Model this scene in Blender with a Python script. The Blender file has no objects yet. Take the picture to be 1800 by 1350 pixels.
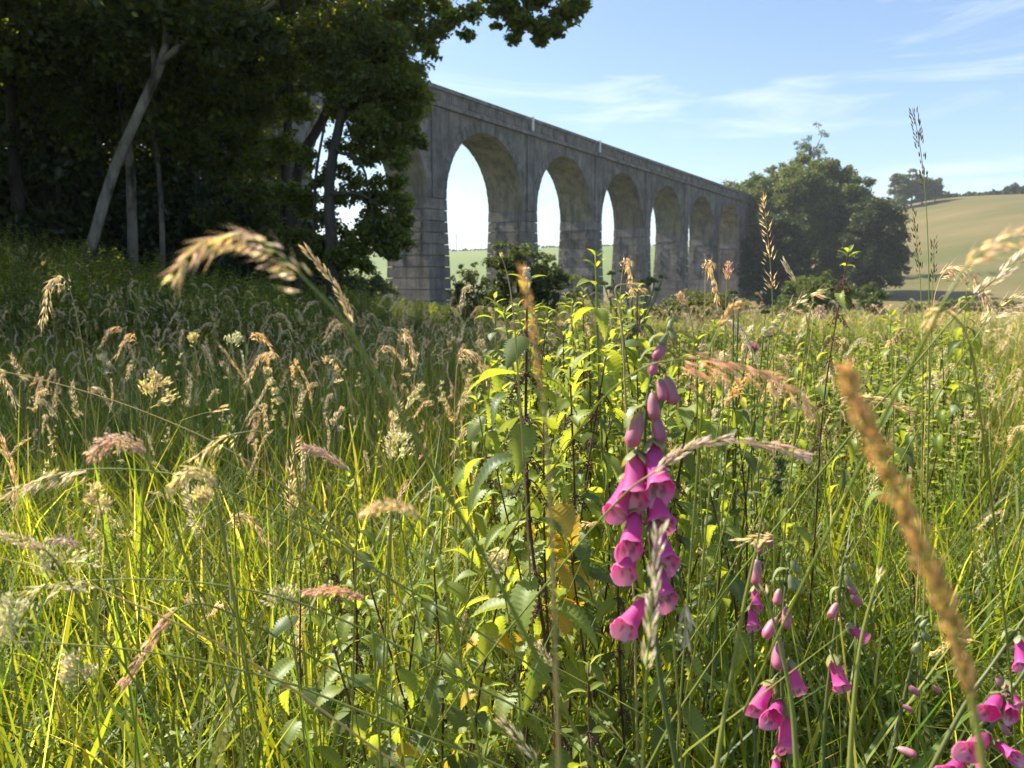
import bpy, math, random
import numpy as np
from mathutils import Matrix, Vector, Quaternion

# ------------------------------------------------------------------ camera, sky, sun, exposure
scene = bpy.context.scene
C = scene.collection
R = math.radians
EYE = Vector((0.0, 0.0, 1.2))
FPX = 1350.0                                   # focal length in photo pixels (1800 wide)
PITCH = math.atan((675 - 491) / FPX)           # horizon of the viaduct's lines at y = 491
cam_d = bpy.data.cameras.new('camera')
cam = bpy.data.objects.new('camera', cam_d); C.objects.link(cam)
cam_d.sensor_width = 36; cam_d.lens = 27; cam_d.clip_start = 0.01; cam_d.clip_end = 9000
cam_d.dof.use_dof = True; cam_d.dof.focus_distance = 1.15; cam_d.dof.aperture_fstop = 11.0
cam.location = EYE; cam.rotation_euler = (math.pi / 2 - PITCH, 0, 0)
scene.camera = cam

SUN_HEAD, SUN_EL = R(-62), R(46)               # heading from +Y towards +X, elevation
world = bpy.data.worlds.new('World'); scene.world = world; world.use_nodes = True
wn, wl = world.node_tree.nodes, world.node_tree.links
wn.clear()
wout = wn.new('ShaderNodeOutputWorld'); wbg = wn.new('ShaderNodeBackground')
sky = wn.new('ShaderNodeTexSky'); sky.sky_type = 'NISHITA'; sky.sun_disc = False
sky.sun_elevation = SUN_EL; sky.sun_rotation = SUN_HEAD
sky.air_density = 1.0; sky.dust_density = 0.5; sky.ozone_density = 2.5; sky.altitude = 0
wbg.inputs['Strength'].default_value = 0.083
# thin cirrus: streaky noise on the view direction, stretched along the horizon
tc = wn.new('ShaderNodeTexCoord'); mp = wn.new('ShaderNodeMapping')
mp.inputs['Rotation'].default_value = (0.25, 0.42, 0.5); mp.inputs['Scale'].default_value = (1.6, 2.2, 11.0)
nz = wn.new('ShaderNodeTexNoise'); nz.inputs['Scale'].default_value = 1.9; nz.inputs['Detail'].default_value = 9
nz.inputs['Roughness'].default_value = 0.6; nz.inputs['Distortion'].default_value = 0.5
cr = wn.new('ShaderNodeValToRGB'); cr.color_ramp.elements[0].position = 0.505; cr.color_ramp.elements[1].position = 0.78
cr.color_ramp.elements[1].color = (0.6, 0.6, 0.6, 1)
mx = wn.new('ShaderNodeMixRGB'); mx.inputs['Color2'].default_value = (6.6, 6.9, 7.3, 1)
wl.new(tc.outputs['Generated'], mp.inputs['Vector']); wl.new(mp.outputs['Vector'], nz.inputs['Vector'])
wl.new(nz.outputs['Fac'], cr.inputs['Fac']); wl.new(cr.outputs['Color'], mx.inputs['Fac'])
wl.new(sky.outputs['Color'], mx.inputs['Color1']); wl.new(mx.outputs['Color'], wbg.inputs['Color'])
wl.new(wbg.outputs['Background'], wout.inputs['Surface'])

sun_d = bpy.data.lights.new('sun', 'SUN'); sun_d.energy = 5.0; sun_d.angle = R(0.53); sun_d.color = (1.0, 0.91, 0.76)
sun = bpy.data.objects.new('sun', sun_d); C.objects.link(sun)
SUN_DIR = Vector((math.sin(SUN_HEAD) * math.cos(SUN_EL), math.cos(SUN_HEAD) * math.cos(SUN_EL), math.sin(SUN_EL)))
sun.rotation_euler = SUN_DIR.to_track_quat('Z', 'Y').to_euler()
sun.location = (0, 0, 60)

vs = scene.view_settings
vs.view_transform = 'Standard'; vs.look = 'None'; vs.gamma = 1; vs.exposure = 1.32; vs.use_curve_mapping = False
scene.cycles.max_bounces = 5; scene.cycles.diffuse_bounces = 3; scene.cycles.transmission_bounces = 3
scene.cycles.use_adaptive_sampling = True; scene.cycles.adaptive_threshold = 0.02; scene.cycles.use_denoising = True
scene.cycles.transparent_max_bounces = 4; scene.cycles.glossy_bounces = 2; scene.cycles.volume_bounces = 0
scene.cycles.caustics_reflective = False; scene.cycles.caustics_refractive = False

RNG = np.random.default_rng(11)
rnd = random.Random(5)
FW = Vector((0, math.cos(PITCH), -math.sin(PITCH))); UP = Vector((0, math.sin(PITCH), math.cos(PITCH)))

def at(px, py, d):                             # a photo pixel at depth d metres along the view axis
    return EYE + FW * d + Vector((1, 0, 0)) * ((px - 900) / FPX * d) + UP * ((675 - py) / FPX * d)
def atY(px, py, Y):                            # the same at forward distance Y
    r = at(px, py, 1.0) - EYE
    return EYE + r * (Y / r.y)
def sst(a, b, x):
    t = np.clip((np.asarray(x, float) - a) / (b - a), 0, 1); return t * t * (3 - 2 * t)
def G(x, y):                                   # height of the ground
    x = np.asarray(x, float); y = np.asarray(y, float)
    z = -0.036 * np.clip(y - 3, 0, 125)
    z = z + 1.75 * sst(1.5, 14, -x - 0.02 * y) * sst(5, 17, y) * (1 - 0.6 * sst(40, 90, y))
    return z + 0.05 * np.sin(x * 0.7 + 1.3) * np.sin(y * 0.55) * sst(2, 6, y)
def gz(x, y): return float(G(x, y))

# ------------------------------------------------------------------ materials
def nt(name):
    m = bpy.data.materials.new(name); m.use_nodes = True
    n, l = m.node_tree.nodes, m.node_tree.links; n.clear()
    o = n.new('ShaderNodeOutputMaterial'); return m, n, l, o
def leaf_mat(name, col, trans, tmix=0.45, gloss=0.06, rough=0.45, var=0.35, use_attr=True, veins=0.0, hue2=None):
    """thin leaf: diffuse + translucent + a little sheen; colour varies per piece (attribute Col) and per plant"""
    m, n, l, o = nt(name)
    oi = n.new('ShaderNodeObjectInfo')
    at_ = n.new('ShaderNodeAttribute'); at_.attribute_name = 'Col'
    def tint(c, c2):
        mixer = n.new('ShaderNodeMixRGB'); mixer.inputs[1].default_value = (*c, 1); mixer.inputs[2].default_value = (*c2, 1)
        l.new(oi.outputs['Random'], mixer.inputs[0])
        out = mixer.outputs[0]
        if use_attr:
            mu = n.new('ShaderNodeMixRGB'); mu.blend_type = 'MULTIPLY'; mu.inputs[0].default_value = 1
            l.new(out, mu.inputs[1]); l.new(at_.outputs['Color'], mu.inputs[2]); out = mu.outputs[0]
        return out
    h = hue2 or (1 + var * 0.9, 1 + var * 0.35, 1 - var * 0.3)
    d = n.new('ShaderNodeBsdfDiffuse'); t = n.new('ShaderNodeBsdfTranslucent'); g = n.new('ShaderNodeBsdfGlossy')
    g.inputs['Roughness'].default_value = rough; g.inputs['Color'].default_value = (0.9, 0.95, 1, 1)
    l.new(tint(col, [col[i] * h[i] for i in range(3)]), d.inputs['Color'])
    l.new(tint(trans, [trans[i] * h[i] for i in range(3)]), t.inputs['Color'])
    m1 = n.new('ShaderNodeMixShader'); m1.inputs[0].default_value = tmix
    l.new(d.outputs[0], m1.inputs[1]); l.new(t.outputs[0], m1.inputs[2])
    m2 = n.new('ShaderNodeMixShader')
    m2.inputs[0].default_value = gloss * 0.7
    l.new(m1.outputs[0], m2.inputs[1]); l.new(g.outputs[0], m2.inputs[2])
    l.new(m2.outputs[0], o.inputs['Surface'])
    return m
def rough_mat(name, cols, scale, stops=None, rough=0.85, bump=0.3, bscale=None, stretch=(1, 1, 1), attr=False, detail=8):
    """noise ramp between colours on object coordinates, with fine relief"""
    m, n, l, o = nt(name)
    p = n.new('ShaderNodeBsdfPrincipled'); p.inputs['Roughness'].default_value = rough
    p.inputs['Specular IOR Level'].default_value = 0.25
    t = n.new('ShaderNodeTexCoord'); mpn = n.new('ShaderNodeMapping'); mpn.inputs['Scale'].default_value = stretch
    l.new(t.outputs['Object'], mpn.inputs['Vector'])
    z = n.new('ShaderNodeTexNoise'); z.inputs['Scale'].default_value = scale; z.inputs['Detail'].default_value = detail
    z.inputs['Roughness'].default_value = 0.65
    l.new(mpn.outputs[0], z.inputs['Vector'])
    r = n.new('ShaderNodeValToRGB'); e = r.color_ramp.elements
    k = len(cols); stops = stops or [0.28 + 0.44 * i / (k - 1) for i in range(k)]
    while len(e) < k: e.new(0.5)
    for i in range(k): e[i].position = stops[i]; e[i].color = (*cols[i], 1)
    l.new(z.outputs['Fac'], r.inputs[0])
    out = r.outputs[0]
    if attr:
        a = n.new('ShaderNodeAttribute'); a.attribute_name = 'Col'
        mu = n.new('ShaderNodeMixRGB'); mu.blend_type = 'MULTIPLY'; mu.inputs[0].default_value = 1
        l.new(out, mu.inputs[1]); l.new(a.outputs['Color'], mu.inputs[2]); out = mu.outputs[0]
    l.new(out, p.inputs['Base Color'])
    if bump:
        z2 = n.new('ShaderNodeTexNoise'); z2.inputs['Scale'].default_value = bscale or scale * 5; z2.inputs['Detail'].default_value = 6
        l.new(mpn.outputs[0], z2.inputs['Vector'])
        b = n.new('ShaderNodeBump'); b.inputs['Strength'].default_value = bump; b.inputs['Distance'].default_value = 0.02
        l.new(z2.outputs['Fac'], b.inputs['Height']); l.new(b.outputs[0], p.inputs['Normal'])
    l.new(p.outputs[0], o.inputs['Surface'])
    return m
def concrete_mat(name, a, b, c):
    m, n, l, o = nt(name)
    p = n.new('ShaderNodeBsdfPrincipled'); p.inputs['Roughness'].default_value = 0.9; p.inputs['Specular IOR Level'].default_value = 0.2
    t = n.new('ShaderNodeTexCoord')
    z1 = n.new('ShaderNodeTexNoise'); z1.inputs['Scale'].default_value = 0.55; z1.inputs['Detail'].default_value = 9; z1.inputs['Roughness'].default_value = 0.7
    l.new(t.outputs['Object'], z1.inputs['Vector'])
    mpn = n.new('ShaderNodeMapping'); mpn.inputs['Scale'].default_value = (1.0, 1.0, 0.12)       # rain streaks
    l.new(t.outputs['Object'], mpn.inputs['Vector'])
    z2 = n.new('ShaderNodeTexNoise'); z2.inputs['Scale'].default_value = 1.2; z2.inputs['Detail'].default_value = 7; z2.inputs['Roughness'].default_value = 0.7
    l.new(mpn.outputs[0], z2.inputs['Vector'])
    r1 = n.new('ShaderNodeValToRGB'); e = r1.color_ramp.elements; e[0].position = 0.36; e[0].color = (*a, 1); e[1].position = 0.64; e[1].color = (*b, 1)
    l.new(z1.outputs['Fac'], r1.inputs[0])
    r2 = n.new('ShaderNodeValToRGB'); e = r2.color_ramp.elements; e[0].position = 0.47; e[0].color = (0, 0, 0, 1); e[1].position = 0.68; e[1].color = (0.9, 0.9, 0.9, 1)
    l.new(z2.outputs['Fac'], r2.inputs[0])
    mixr = n.new('ShaderNodeMixRGB'); mixr.inputs[2].default_value = (*c, 1)
    l.new(r2.outputs[0], mixr.inputs[0]); l.new(r1.outputs[0], mixr.inputs[1])
    oi = n.new('ShaderNodeObjectInfo')
    hv = n.new('ShaderNodeHueSaturation'); mr = n.new('ShaderNodeMapRange'); mr.inputs[3].default_value = 0.84; mr.inputs[4].default_value = 1.16
    l.new(oi.outputs['Random'], mr.inputs[0]); l.new(mr.outputs[0], hv.inputs['Value']); l.new(mixr.outputs[0], hv.inputs['Color'])
    l.new(hv.outputs[0], p.inputs['Base Color'])
    z3 = n.new('ShaderNodeTexNoise'); z3.inputs['Scale'].default_value = 6; z3.inputs['Detail'].default_value = 6
    l.new(t.outputs['Object'], z3.inputs['Vector'])
    bp = n.new('ShaderNodeBump'); bp.inputs['Strength'].default_value = 0.5; bp.inputs['Distance'].default_value = 0.05
    l.new(z3.outputs['Fac'], bp.inputs['Height']); l.new(bp.outputs[0], p.inputs['Normal'])
    l.new(p.outputs[0], o.inputs['Surface'])
    return m

M = {}
M['concrete'] = concrete_mat('weathered_concrete', (0.12, 0.107, 0.099), (0.25, 0.222, 0.203), (0.06, 0.055, 0.053))
M['concrete_pale'] = concrete_mat('pale_concrete', (0.15, 0.132, 0.12), (0.25, 0.225, 0.20), (0.085, 0.077, 0.07))
M['soffit'] = concrete_mat('yellowish_concrete', (0.135, 0.12, 0.085), (0.28, 0.25, 0.18), (0.065, 0.062, 0.048))  # yellower, slightly lighter concrete for the arch undersides
M['plain_white'] = rough_mat('plain_white', [(0.7, 0.7, 0.7), (0.82, 0.82, 0.82)], 6, bump=0.1)
M['soil'] = rough_mat('meadow_soil', [(0.03, 0.035, 0.012), (0.06, 0.075, 0.02), (0.11, 0.1, 0.05)], 0.6, bump=0.6)
M['dry_field'] = rough_mat('dry_field_grass', [(0.07, 0.085, 0.02), (0.125, 0.107, 0.036), (0.175, 0.132, 0.055)], 0.035, stops=[0.3, 0.5, 0.68], bump=0.8, bscale=1.2, stretch=(0.35, 1.0, 1), detail=15)
M['green_field'] = rough_mat('far_field_grass', [(0.10, 0.15, 0.035), (0.17, 0.20, 0.06)], 0.01, bump=0.2, bscale=1)
M['bark_pale'] = rough_mat('pale_bark', [(0.035, 0.035, 0.025), (0.16, 0.145, 0.12), (0.28, 0.255, 0.21)], 3.2, stops=[0.38, 0.5, 0.66], bump=0.9, bscale=11, stretch=(1, 1, 0.4), detail=12)
M['bark_dark'] = rough_mat('dark_bark', [(0.03, 0.026, 0.02), (0.1, 0.09, 0.075)], 3, bump=0.8, bscale=10, stretch=(1, 1, 0.35))
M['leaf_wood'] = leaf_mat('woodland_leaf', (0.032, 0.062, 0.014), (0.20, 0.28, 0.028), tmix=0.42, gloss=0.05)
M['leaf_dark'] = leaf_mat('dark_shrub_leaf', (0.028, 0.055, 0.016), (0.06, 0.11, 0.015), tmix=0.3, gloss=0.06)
M['leaf_edge'] = leaf_mat('sunlit_tone_leaf', (0.058, 0.10, 0.02), (0.32, 0.42, 0.035), tmix=0.48, gloss=0.05)  # brighter than the wood's leaves: sunlight on the edge put into the colour
M['leaf_bush'] = leaf_mat('green_bush_leaf', (0.045, 0.085, 0.02), (0.14, 0.2, 0.025), tmix=0.35, gloss=0.05)
M['leaf_far'] = leaf_mat('far_tree_leaf', (0.085, 0.135, 0.035), (0.2, 0.27, 0.05), tmix=0.3, gloss=0.03)
M['leaf_far_dark'] = leaf_mat('far_dark_tree_leaf', (0.045, 0.075, 0.025), (0.08, 0.12, 0.025), tmix=0.25, gloss=0.03)
M['leaf_shrub'] = leaf_mat('grey_green_shrub_leaf', (0.12, 0.16, 0.05), (0.2, 0.25, 0.05), tmix=0.35, gloss=0.03)
M['blade'] = leaf_mat('grass_blade', (0.10, 0.155, 0.02), (0.48, 0.56, 0.03), tmix=0.5, gloss=0.035, rough=0.5, var=0.0)
M['nettle'] = leaf_mat('nettle_leaf', (0.19, 0.255, 0.05), (0.52, 0.60, 0.05), tmix=0.5, gloss=0.04, rough=0.5, var=0.22)
M['nettle_yellow'] = leaf_mat('yellowed_nettle_leaf', (0.42, 0.32, 0.04), (0.75, 0.5, 0.05), tmix=0.45, gloss=0.04, var=0.3)
M['stem'] = leaf_mat('green_stem', (0.2, 0.25, 0.06), (0.3, 0.36, 0.05), tmix=0.3, gloss=0.06, use_attr=False)
M['straw'] = leaf_mat('straw_stem', (0.42, 0.36, 0.17), (0.5, 0.42, 0.15), tmix=0.3, gloss=0.06, use_attr=False)
M['stem_dark'] = rough_mat('dark_nettle_stem', [(0.05, 0.025, 0.022), (0.13, 0.075, 0.05)], 18, bump=0.2)
M['seed'] = leaf_mat('grass_seed', (0.78, 0.71, 0.54), (0.95, 0.87, 0.66), tmix=0.58, gloss=0.05, var=0.3)
M['seed_pink'] = leaf_mat('pink_grass_seed', (0.70, 0.57, 0.48), (0.90, 0.74, 0.62), tmix=0.58, gloss=0.05, var=0.25)
M['seed_cream'] = leaf_mat('cream_grass_flower', (0.74, 0.71, 0.48), (0.90, 0.87, 0.58), tmix=0.58, gloss=0.04, var=0.2)
M['seed_gold'] = leaf_mat('golden_grass_seed', (0.64, 0.50, 0.27), (0.92, 0.74, 0.40), tmix=0.58, gloss=0.05, var=0.3)
M['seed_green'] = leaf_mat('green_grass_flower', (0.12, 0.17, 0.06), (0.22, 0.28, 0.06), tmix=0.3, gloss=0.04, var=0.3)
M['seed_brown'] = rough_mat('brown_nettle_seed', [(0.06, 0.035, 0.025), (0.17, 0.1, 0.065)], 60, bump=0.2)
M['petal'] = leaf_mat('foxglove_petal', (0.65, 0.115, 0.39), (0.86, 0.14, 0.47), tmix=0.5, gloss=0.03, rough=0.6, hue2=(1.05, 0.85, 1.1))
M['petal_bud'] = leaf_mat('foxglove_bud', (0.58, 0.17, 0.30), (0.74, 0.18, 0.34), tmix=0.35, gloss=0.05, hue2=(1.0, 1.25, 0.95))
M['sepal'] = leaf_mat('foxglove_sepal', (0.25, 0.30, 0.15), (0.42, 0.47, 0.15), tmix=0.4, gloss=0.05, use_attr=False)
M['fox_stem'] = leaf_mat('foxglove_stem', (0.10, 0.13, 0.04), (0.2, 0.24, 0.05), tmix=0.25, gloss=0.06, use_attr=False)
M['thistle'] = leaf_mat('thistle_green', (0.13, 0.17, 0.08), (0.2, 0.26, 0.07), tmix=0.3, gloss=0.04, use_attr=False)
M['thistle_flower'] = leaf_mat('thistle_flower', (0.5, 0.12, 0.42), (0.62, 0.16, 0.5), tmix=0.4, gloss=0.03, use_attr=False)
M['spit'] = rough_mat('froth', [(0.7, 0.72, 0.68), (0.85, 0.86, 0.82)], 90, bump=0.8, bscale=300)
M['weather'] = rough_mat('weathered_wood', [(0.12, 0.11, 0.1), (0.25, 0.23, 0.2)], 5, bump=0.3)

# ------------------------------------------------------------------ mesh helpers
class MB:
    """collects verts, quads/tris, point colours and material slots, then links ONE mesh object"""
    def __init__(s): s.v = []; s.f = []; s.c = []; s.m = []; s.n = 0
    def add(s, v, f, col=(1, 1, 1), mi=0):
        v = np.asarray(v, float).reshape(-1, 3)
        off = s.n; s.v.append(v); s.n += len(v)
        if len(f) and isinstance(f, np.ndarray):
            f = [tuple(r) for r in (f + off).tolist()]
        else:
            f = [tuple(i + off for i in q) for q in f]
        s.f += f; s.m += [mi] * len(f)
        c = np.asarray(col, float)
        s.c.append(np.tile(c, (len(v), 1)) if c.ndim == 1 else c)
        return s
    def box(s, c, h, ax=None, col=(1, 1, 1), mi=0):
        c = Vector(c); ax = ax or (Vector((1, 0, 0)), Vector((0, 1, 0)), Vector((0, 0, 1)))
        p = [c + ax[0] * (h[0] * a) + ax[1] * (h[1] * b) + ax[2] * (h[2] * e) for e in (-1, 1) for b in (-1, 1) for a in (-1, 1)]
        return s.add([tuple(q) for q in p], [(0, 2, 3, 1), (4, 5, 7, 6), (0, 1, 5, 4), (2, 6, 7, 3), (0, 4, 6, 2), (1, 3, 7, 5)], col, mi)
    def tube(s, pts, rad, k=6, col=(1, 1, 1), mi=0, cap=True):
        P = np.array([tuple(p) for p in pts], float); n = len(P)
        rad = np.full(n, rad, float) if np.isscalar(rad) else np.asarray(rad, float)
        T = np.gradient(P, axis=0); T /= np.linalg.norm(T, axis=1)[:, None] + 1e-12
        a = np.array([1.0, 0, 0]) if abs(T[0][0]) < 0.8 else np.array([0, 1.0, 0])
        V = []
        for i in range(n):
            a = a - T[i] * a.dot(T[i]); a /= np.linalg.norm(a) + 1e-12
            b = np.cross(T[i], a)
            th = np.arange(k) * 2 * np.pi / k
            V.append(P[i] + rad[i] * (np.cos(th)[:, None] * a + np.sin(th)[:, None] * b))
        f = [(i * k + j, i * k + (j + 1) % k, (i + 1) * k + (j + 1) % k, (i + 1) * k + j) for i in range(n - 1) for j in range(k)]
        if cap: f.append(tuple(range(k))[::-1]); f.append(tuple((n - 1) * k + j for j in range(k)))
        return s.add(np.concatenate(V), f, col, mi)
    def mesh(s, name, mats, smooth=False):
        me = bpy.data.meshes.new(name)
        V = np.concatenate(s.v) if s.v else np.zeros((0, 3))
        L = np.fromiter((i for q in s.f for i in q), dtype=np.int32)
        ln = np.fromiter((len(q) for q in s.f), dtype=np.int32)
        fill(me, V, L, ln, np.concatenate(s.c) if s.c else None, s.m, smooth)
        for m in (mats if isinstance(mats, (list, tuple)) else [mats]): me.materials.append(M[m])
        return me
    def build(s, name, mats, parent=None, loc=(0, 0, 0), smooth=False):
        return link(name, s.mesh(name, mats, smooth), parent, loc)
def fill(me, V, L, ln, col=None, mi=None, smooth=False):
    me.vertices.add(len(V)); me.vertices.foreach_set('co', np.asarray(V, np.float32).ravel())
    me.loops.add(len(L)); me.loops.foreach_set('vertex_index', np.asarray(L, np.int32))
    me.polygons.add(len(ln)); me.polygons.foreach_set('loop_start', (np.cumsum(ln) - ln).astype(np.int32))
    if mi is not None and len(mi): me.polygons.foreach_set('material_index', np.asarray(mi, np.int32))
    me.polygons.foreach_set('use_smooth', np.full(len(ln), bool(smooth)))
    if col is not None:
        a = me.attributes.new('Col', 'FLOAT_COLOR', 'POINT')
        a.data.foreach_set('color', np.concatenate([col, np.ones((len(col), 1))], 1).astype(np.float32).ravel())
    me.update(calc_edges=True)
def link(name, me, parent=None, loc=(0, 0, 0)):
    o = bpy.data.objects.new(name, me); C.objects.link(o); o.location = loc
    if parent is not None: o.parent = parent
    return o
def tag(o, label, cat, group=None, kind=None):
    if label: o['label'] = label
    if cat: o['category'] = cat
    if group: o['group'] = group
    if kind: o['kind'] = kind
    return o
def thing(name, loc, label, cat, group=None):
    o = bpy.data.objects.new(name, None); C.objects.link(o); o.location = loc; o.empty_display_size = 0.05
    return tag(o, label, cat, group)
def frame(p, zdir, xhint=(0.3, 1, 0.2), s=1.0):   # matrix with local +Z along zdir
    z = Vector(zdir).normalized(); x = Vector(xhint); x = (x - z * x.dot(z)).normalized(); y = z.cross(x)
    m = Matrix((x, y, z)).transposed().to_4x4() @ Matrix.Scale(s, 4); m.translation = p; return m
def place(name, me, parent, mat):                  # a part of a thing whose root is an unrotated Empty
    o = bpy.data.objects.new(name, me); C.objects.link(o); o.parent = parent
    base = Vector(parent.location)
    if parent.parent is not None: base = Vector((0, 0, 0))
    m = mat.copy(); m.translation = m.translation - base; o.matrix_basis = m
    return o
def spline(P, n):                                  # Catmull-Rom through the points
    P = [np.array(tuple(p), float) for p in P]
    if len(P) == 2: P = [P[0], (P[0] + P[1]) / 2, P[1]]
    Q = [2 * P[0] - P[1]] + P + [2 * P[-1] - P[-2]]
    out = []; seg = len(P) - 1
    for i in range(n):
        u = i / (n - 1) * seg; k = min(int(u), seg - 1); t = u - k
        a, b, c, d = Q[k], Q[k + 1], Q[k + 2], Q[k + 3]
        out.append(0.5 * ((2 * b) + (c - a) * t + (2 * a - 5 * b + 4 * c - d) * t * t + (3 * b - a - 3 * c + d) * t ** 3))
    return np.array(out)

# ------------------------------------------------------------------ terrain
def grid(name, xs, ys, zf, mat, smooth=True):
    X, Y = np.meshgrid(xs, ys); Z = zf(X, Y)
    V = np.stack([X, Y, Z], -1).reshape(-1, 3); nx, ny = len(xs), len(ys)
    i = np.arange(nx - 1)[None, :] + nx * np.arange(ny - 1)[:, None]; i = i.ravel()
    F = np.stack([i, i + 1, i + nx + 1, i + nx], 1)
    me = bpy.data.meshes.new(name); fill(me, V, F.ravel(), np.full(len(F), 4), None, None, smooth); me.materials.append(M[mat])
    return tag(link(name, me), None, None, kind='structure')
ax = np.concatenate([-np.geomspace(2600, 30, 24), np.linspace(-28, 28, 57), np.geomspace(30, 2600, 24)])
ay = np.concatenate([-np.geomspace(400, 12, 10), np.linspace(-10, 40, 51), np.geomspace(42, 2600, 40)])
grid('ground', ax, ay, lambda x, y: G(x, y), 'soil')
# the dry pasture that climbs to the right: crest about 330 m away
def hill_z(x, y):
    t = np.clip((y - 128 + 0.05 * (x - 90)) / 215, 0, 1.35)
    h = 42 * (t ** 0.92) * sst(-10, 175, x - 0.16 * (y - 130)) * (0.86 + 0.0007 * x)
    h = np.where(t > 1, h - 60 * (t - 1) ** 1.5, h)
    return -5.1 + h + 0.5 * np.sin(x * 0.05) * np.sin(y * 0.04)
grid('hillside', np.linspace(-40, 900, 95), np.linspace(120, 620, 80), hill_z, 'dry_field')
def far_z(x, y):
    t = np.clip((y - 330) / 260, 0, 1.6)
    h = 27 * np.where(t < 1, np.sin(t * np.pi / 2), 1 - 0.5 * (t - 1)) + 3.0 * np.sin(x * 0.006 + 0.6) + 1.2 * np.sin(x * 0.021)
    return -5.6 + h * sst(0, 0.2, t)
grid('far_hill', np.linspace(-1500, 1500, 121), np.linspace(320, 780, 40), far_z, 'green_field')

# ------------------------------------------------------------------ viaduct
TH = R(31.8); U = Vector((math.sin(TH), math.cos(TH), 0)); W = Vector((-math.cos(TH), math.sin(TH), 0)); ZV = Vector((0, 0, 1))
PT = 18.0; ORG = Vector((-7.36, 76.9, 0)); WID = 4.8
def face_z(px, py):                                # height where the pixel's ray meets the near face
    r = at(px, py, 1.0) - EYE; n = Vector((-W.x, -W.y, 0)); t = (ORG - EYE).dot(n) / r.dot(n); return (EYE + r * t).z
ZTOP = 0.5 * (face_z(932, 208) + face_z(1141, 281)); ZCROWN = face_z(848, 232)
RAD = 7.5; ZSPR = ZCROWN - RAD; ZSTR = ZTOP - 1.95
print('viaduct', face_z(932, 208), face_z(1052, 250), face_z(1200, 302), ZCROWN, ZSPR)
def vp(s, w, z): return ORG + U * s + W * w + ZV * z
via = thing('viaduct', tuple(vp(0, WID / 2, -2.2)), 'long grey concrete railway viaduct of tall round arches crossing the valley', 'viaduct')
VB = Vector(via.location)
AX = (U, W, ZV)
def vbox(mb, s, w, z, hs, hw, hz, col=(1, 1, 1), mi=0): mb.box(vp(s, w, z) - VB, (hs, hw, hz), AX, col, mi)
I0, I1 = -2, 6
for i in range(I0, I1 + 1):
    s = i * PT; c = vp(s, WID / 2, 0); zb = min(gz(c.x, c.y), hill_z(c.x, c.y) if c.y > 130 else 1e9) - 0.8
    p = bpy.data.objects.new('pier', None); C.objects.link(p); p.parent = via
    nL = 11; hz = (ZSPR - zb) / nL
    hs, hw = 0, 0
    for k in range(nL):                            # concrete lifts, each a little smaller than the one below, open joints between
        drop = ZSPR - (zb + (k + 0.5) * hz)
        hs = 1.52 + drop * 0.028 + (0.10 if k < 2 else 0); hw = WID / 2 + 0.02 + drop * 0.035 + (0.10 if k < 2 else 0)
        if k == nL - 1: hs += 0.04; hw += 0.04     # impost
        mb = MB(); z0 = zb + k * hz; t = 0.035
        ta = 0.028 * hz / 2
        q = [vp(s + a * (hs + (ta if e < 0 else -ta)), WID / 2 + b * (hw + (ta if e < 0 else -ta)), z0 + (t if e < 0 else hz - t)) - VB
             for e in (-1, 1) for b in (-1, 1) for a in (-1, 1)]
        mb.add([tuple(v) for v in q], [(0, 2, 3, 1), (4, 5, 7, 6), (0, 1, 5, 4), (2, 6, 7, 3), (0, 4, 6, 2), (1, 3, 7, 5)])
        mb.build('lift', 'concrete', p)
        if k >= nL - 5 and k < nL - 1:             # projecting centring corbels left on the pier sides
            for sd in (-1, 1):
                for wv in (0.9, WID - 0.9):
                    mc = MB(); vbox(mc, s + sd * (hs + 0.06), wv, z0 + hz * 0.62, 0.10, 0.24, 0.30); mc.build('corbel', 'concrete', p)
    mb = MB(); vbox(mb, s, WID / 2, (ZSPR + zb) / 2, 1.38, WID / 2 - 0.14, (ZSPR - zb) / 2 - 0.02); mb.build('core', 'concrete', p)
    for wv, nm in ((-0.09, 'pilaster'), (WID + 0.09, 'pilaster')):
        mb = MB(); vbox(mb, s, wv, (ZSPR + ZSTR) / 2, 0.85, 0.10, (ZSTR - ZSPR) / 2 - 0.03); mb.build(nm, 'concrete', p)
half = PT / 2
NA = 28
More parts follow.
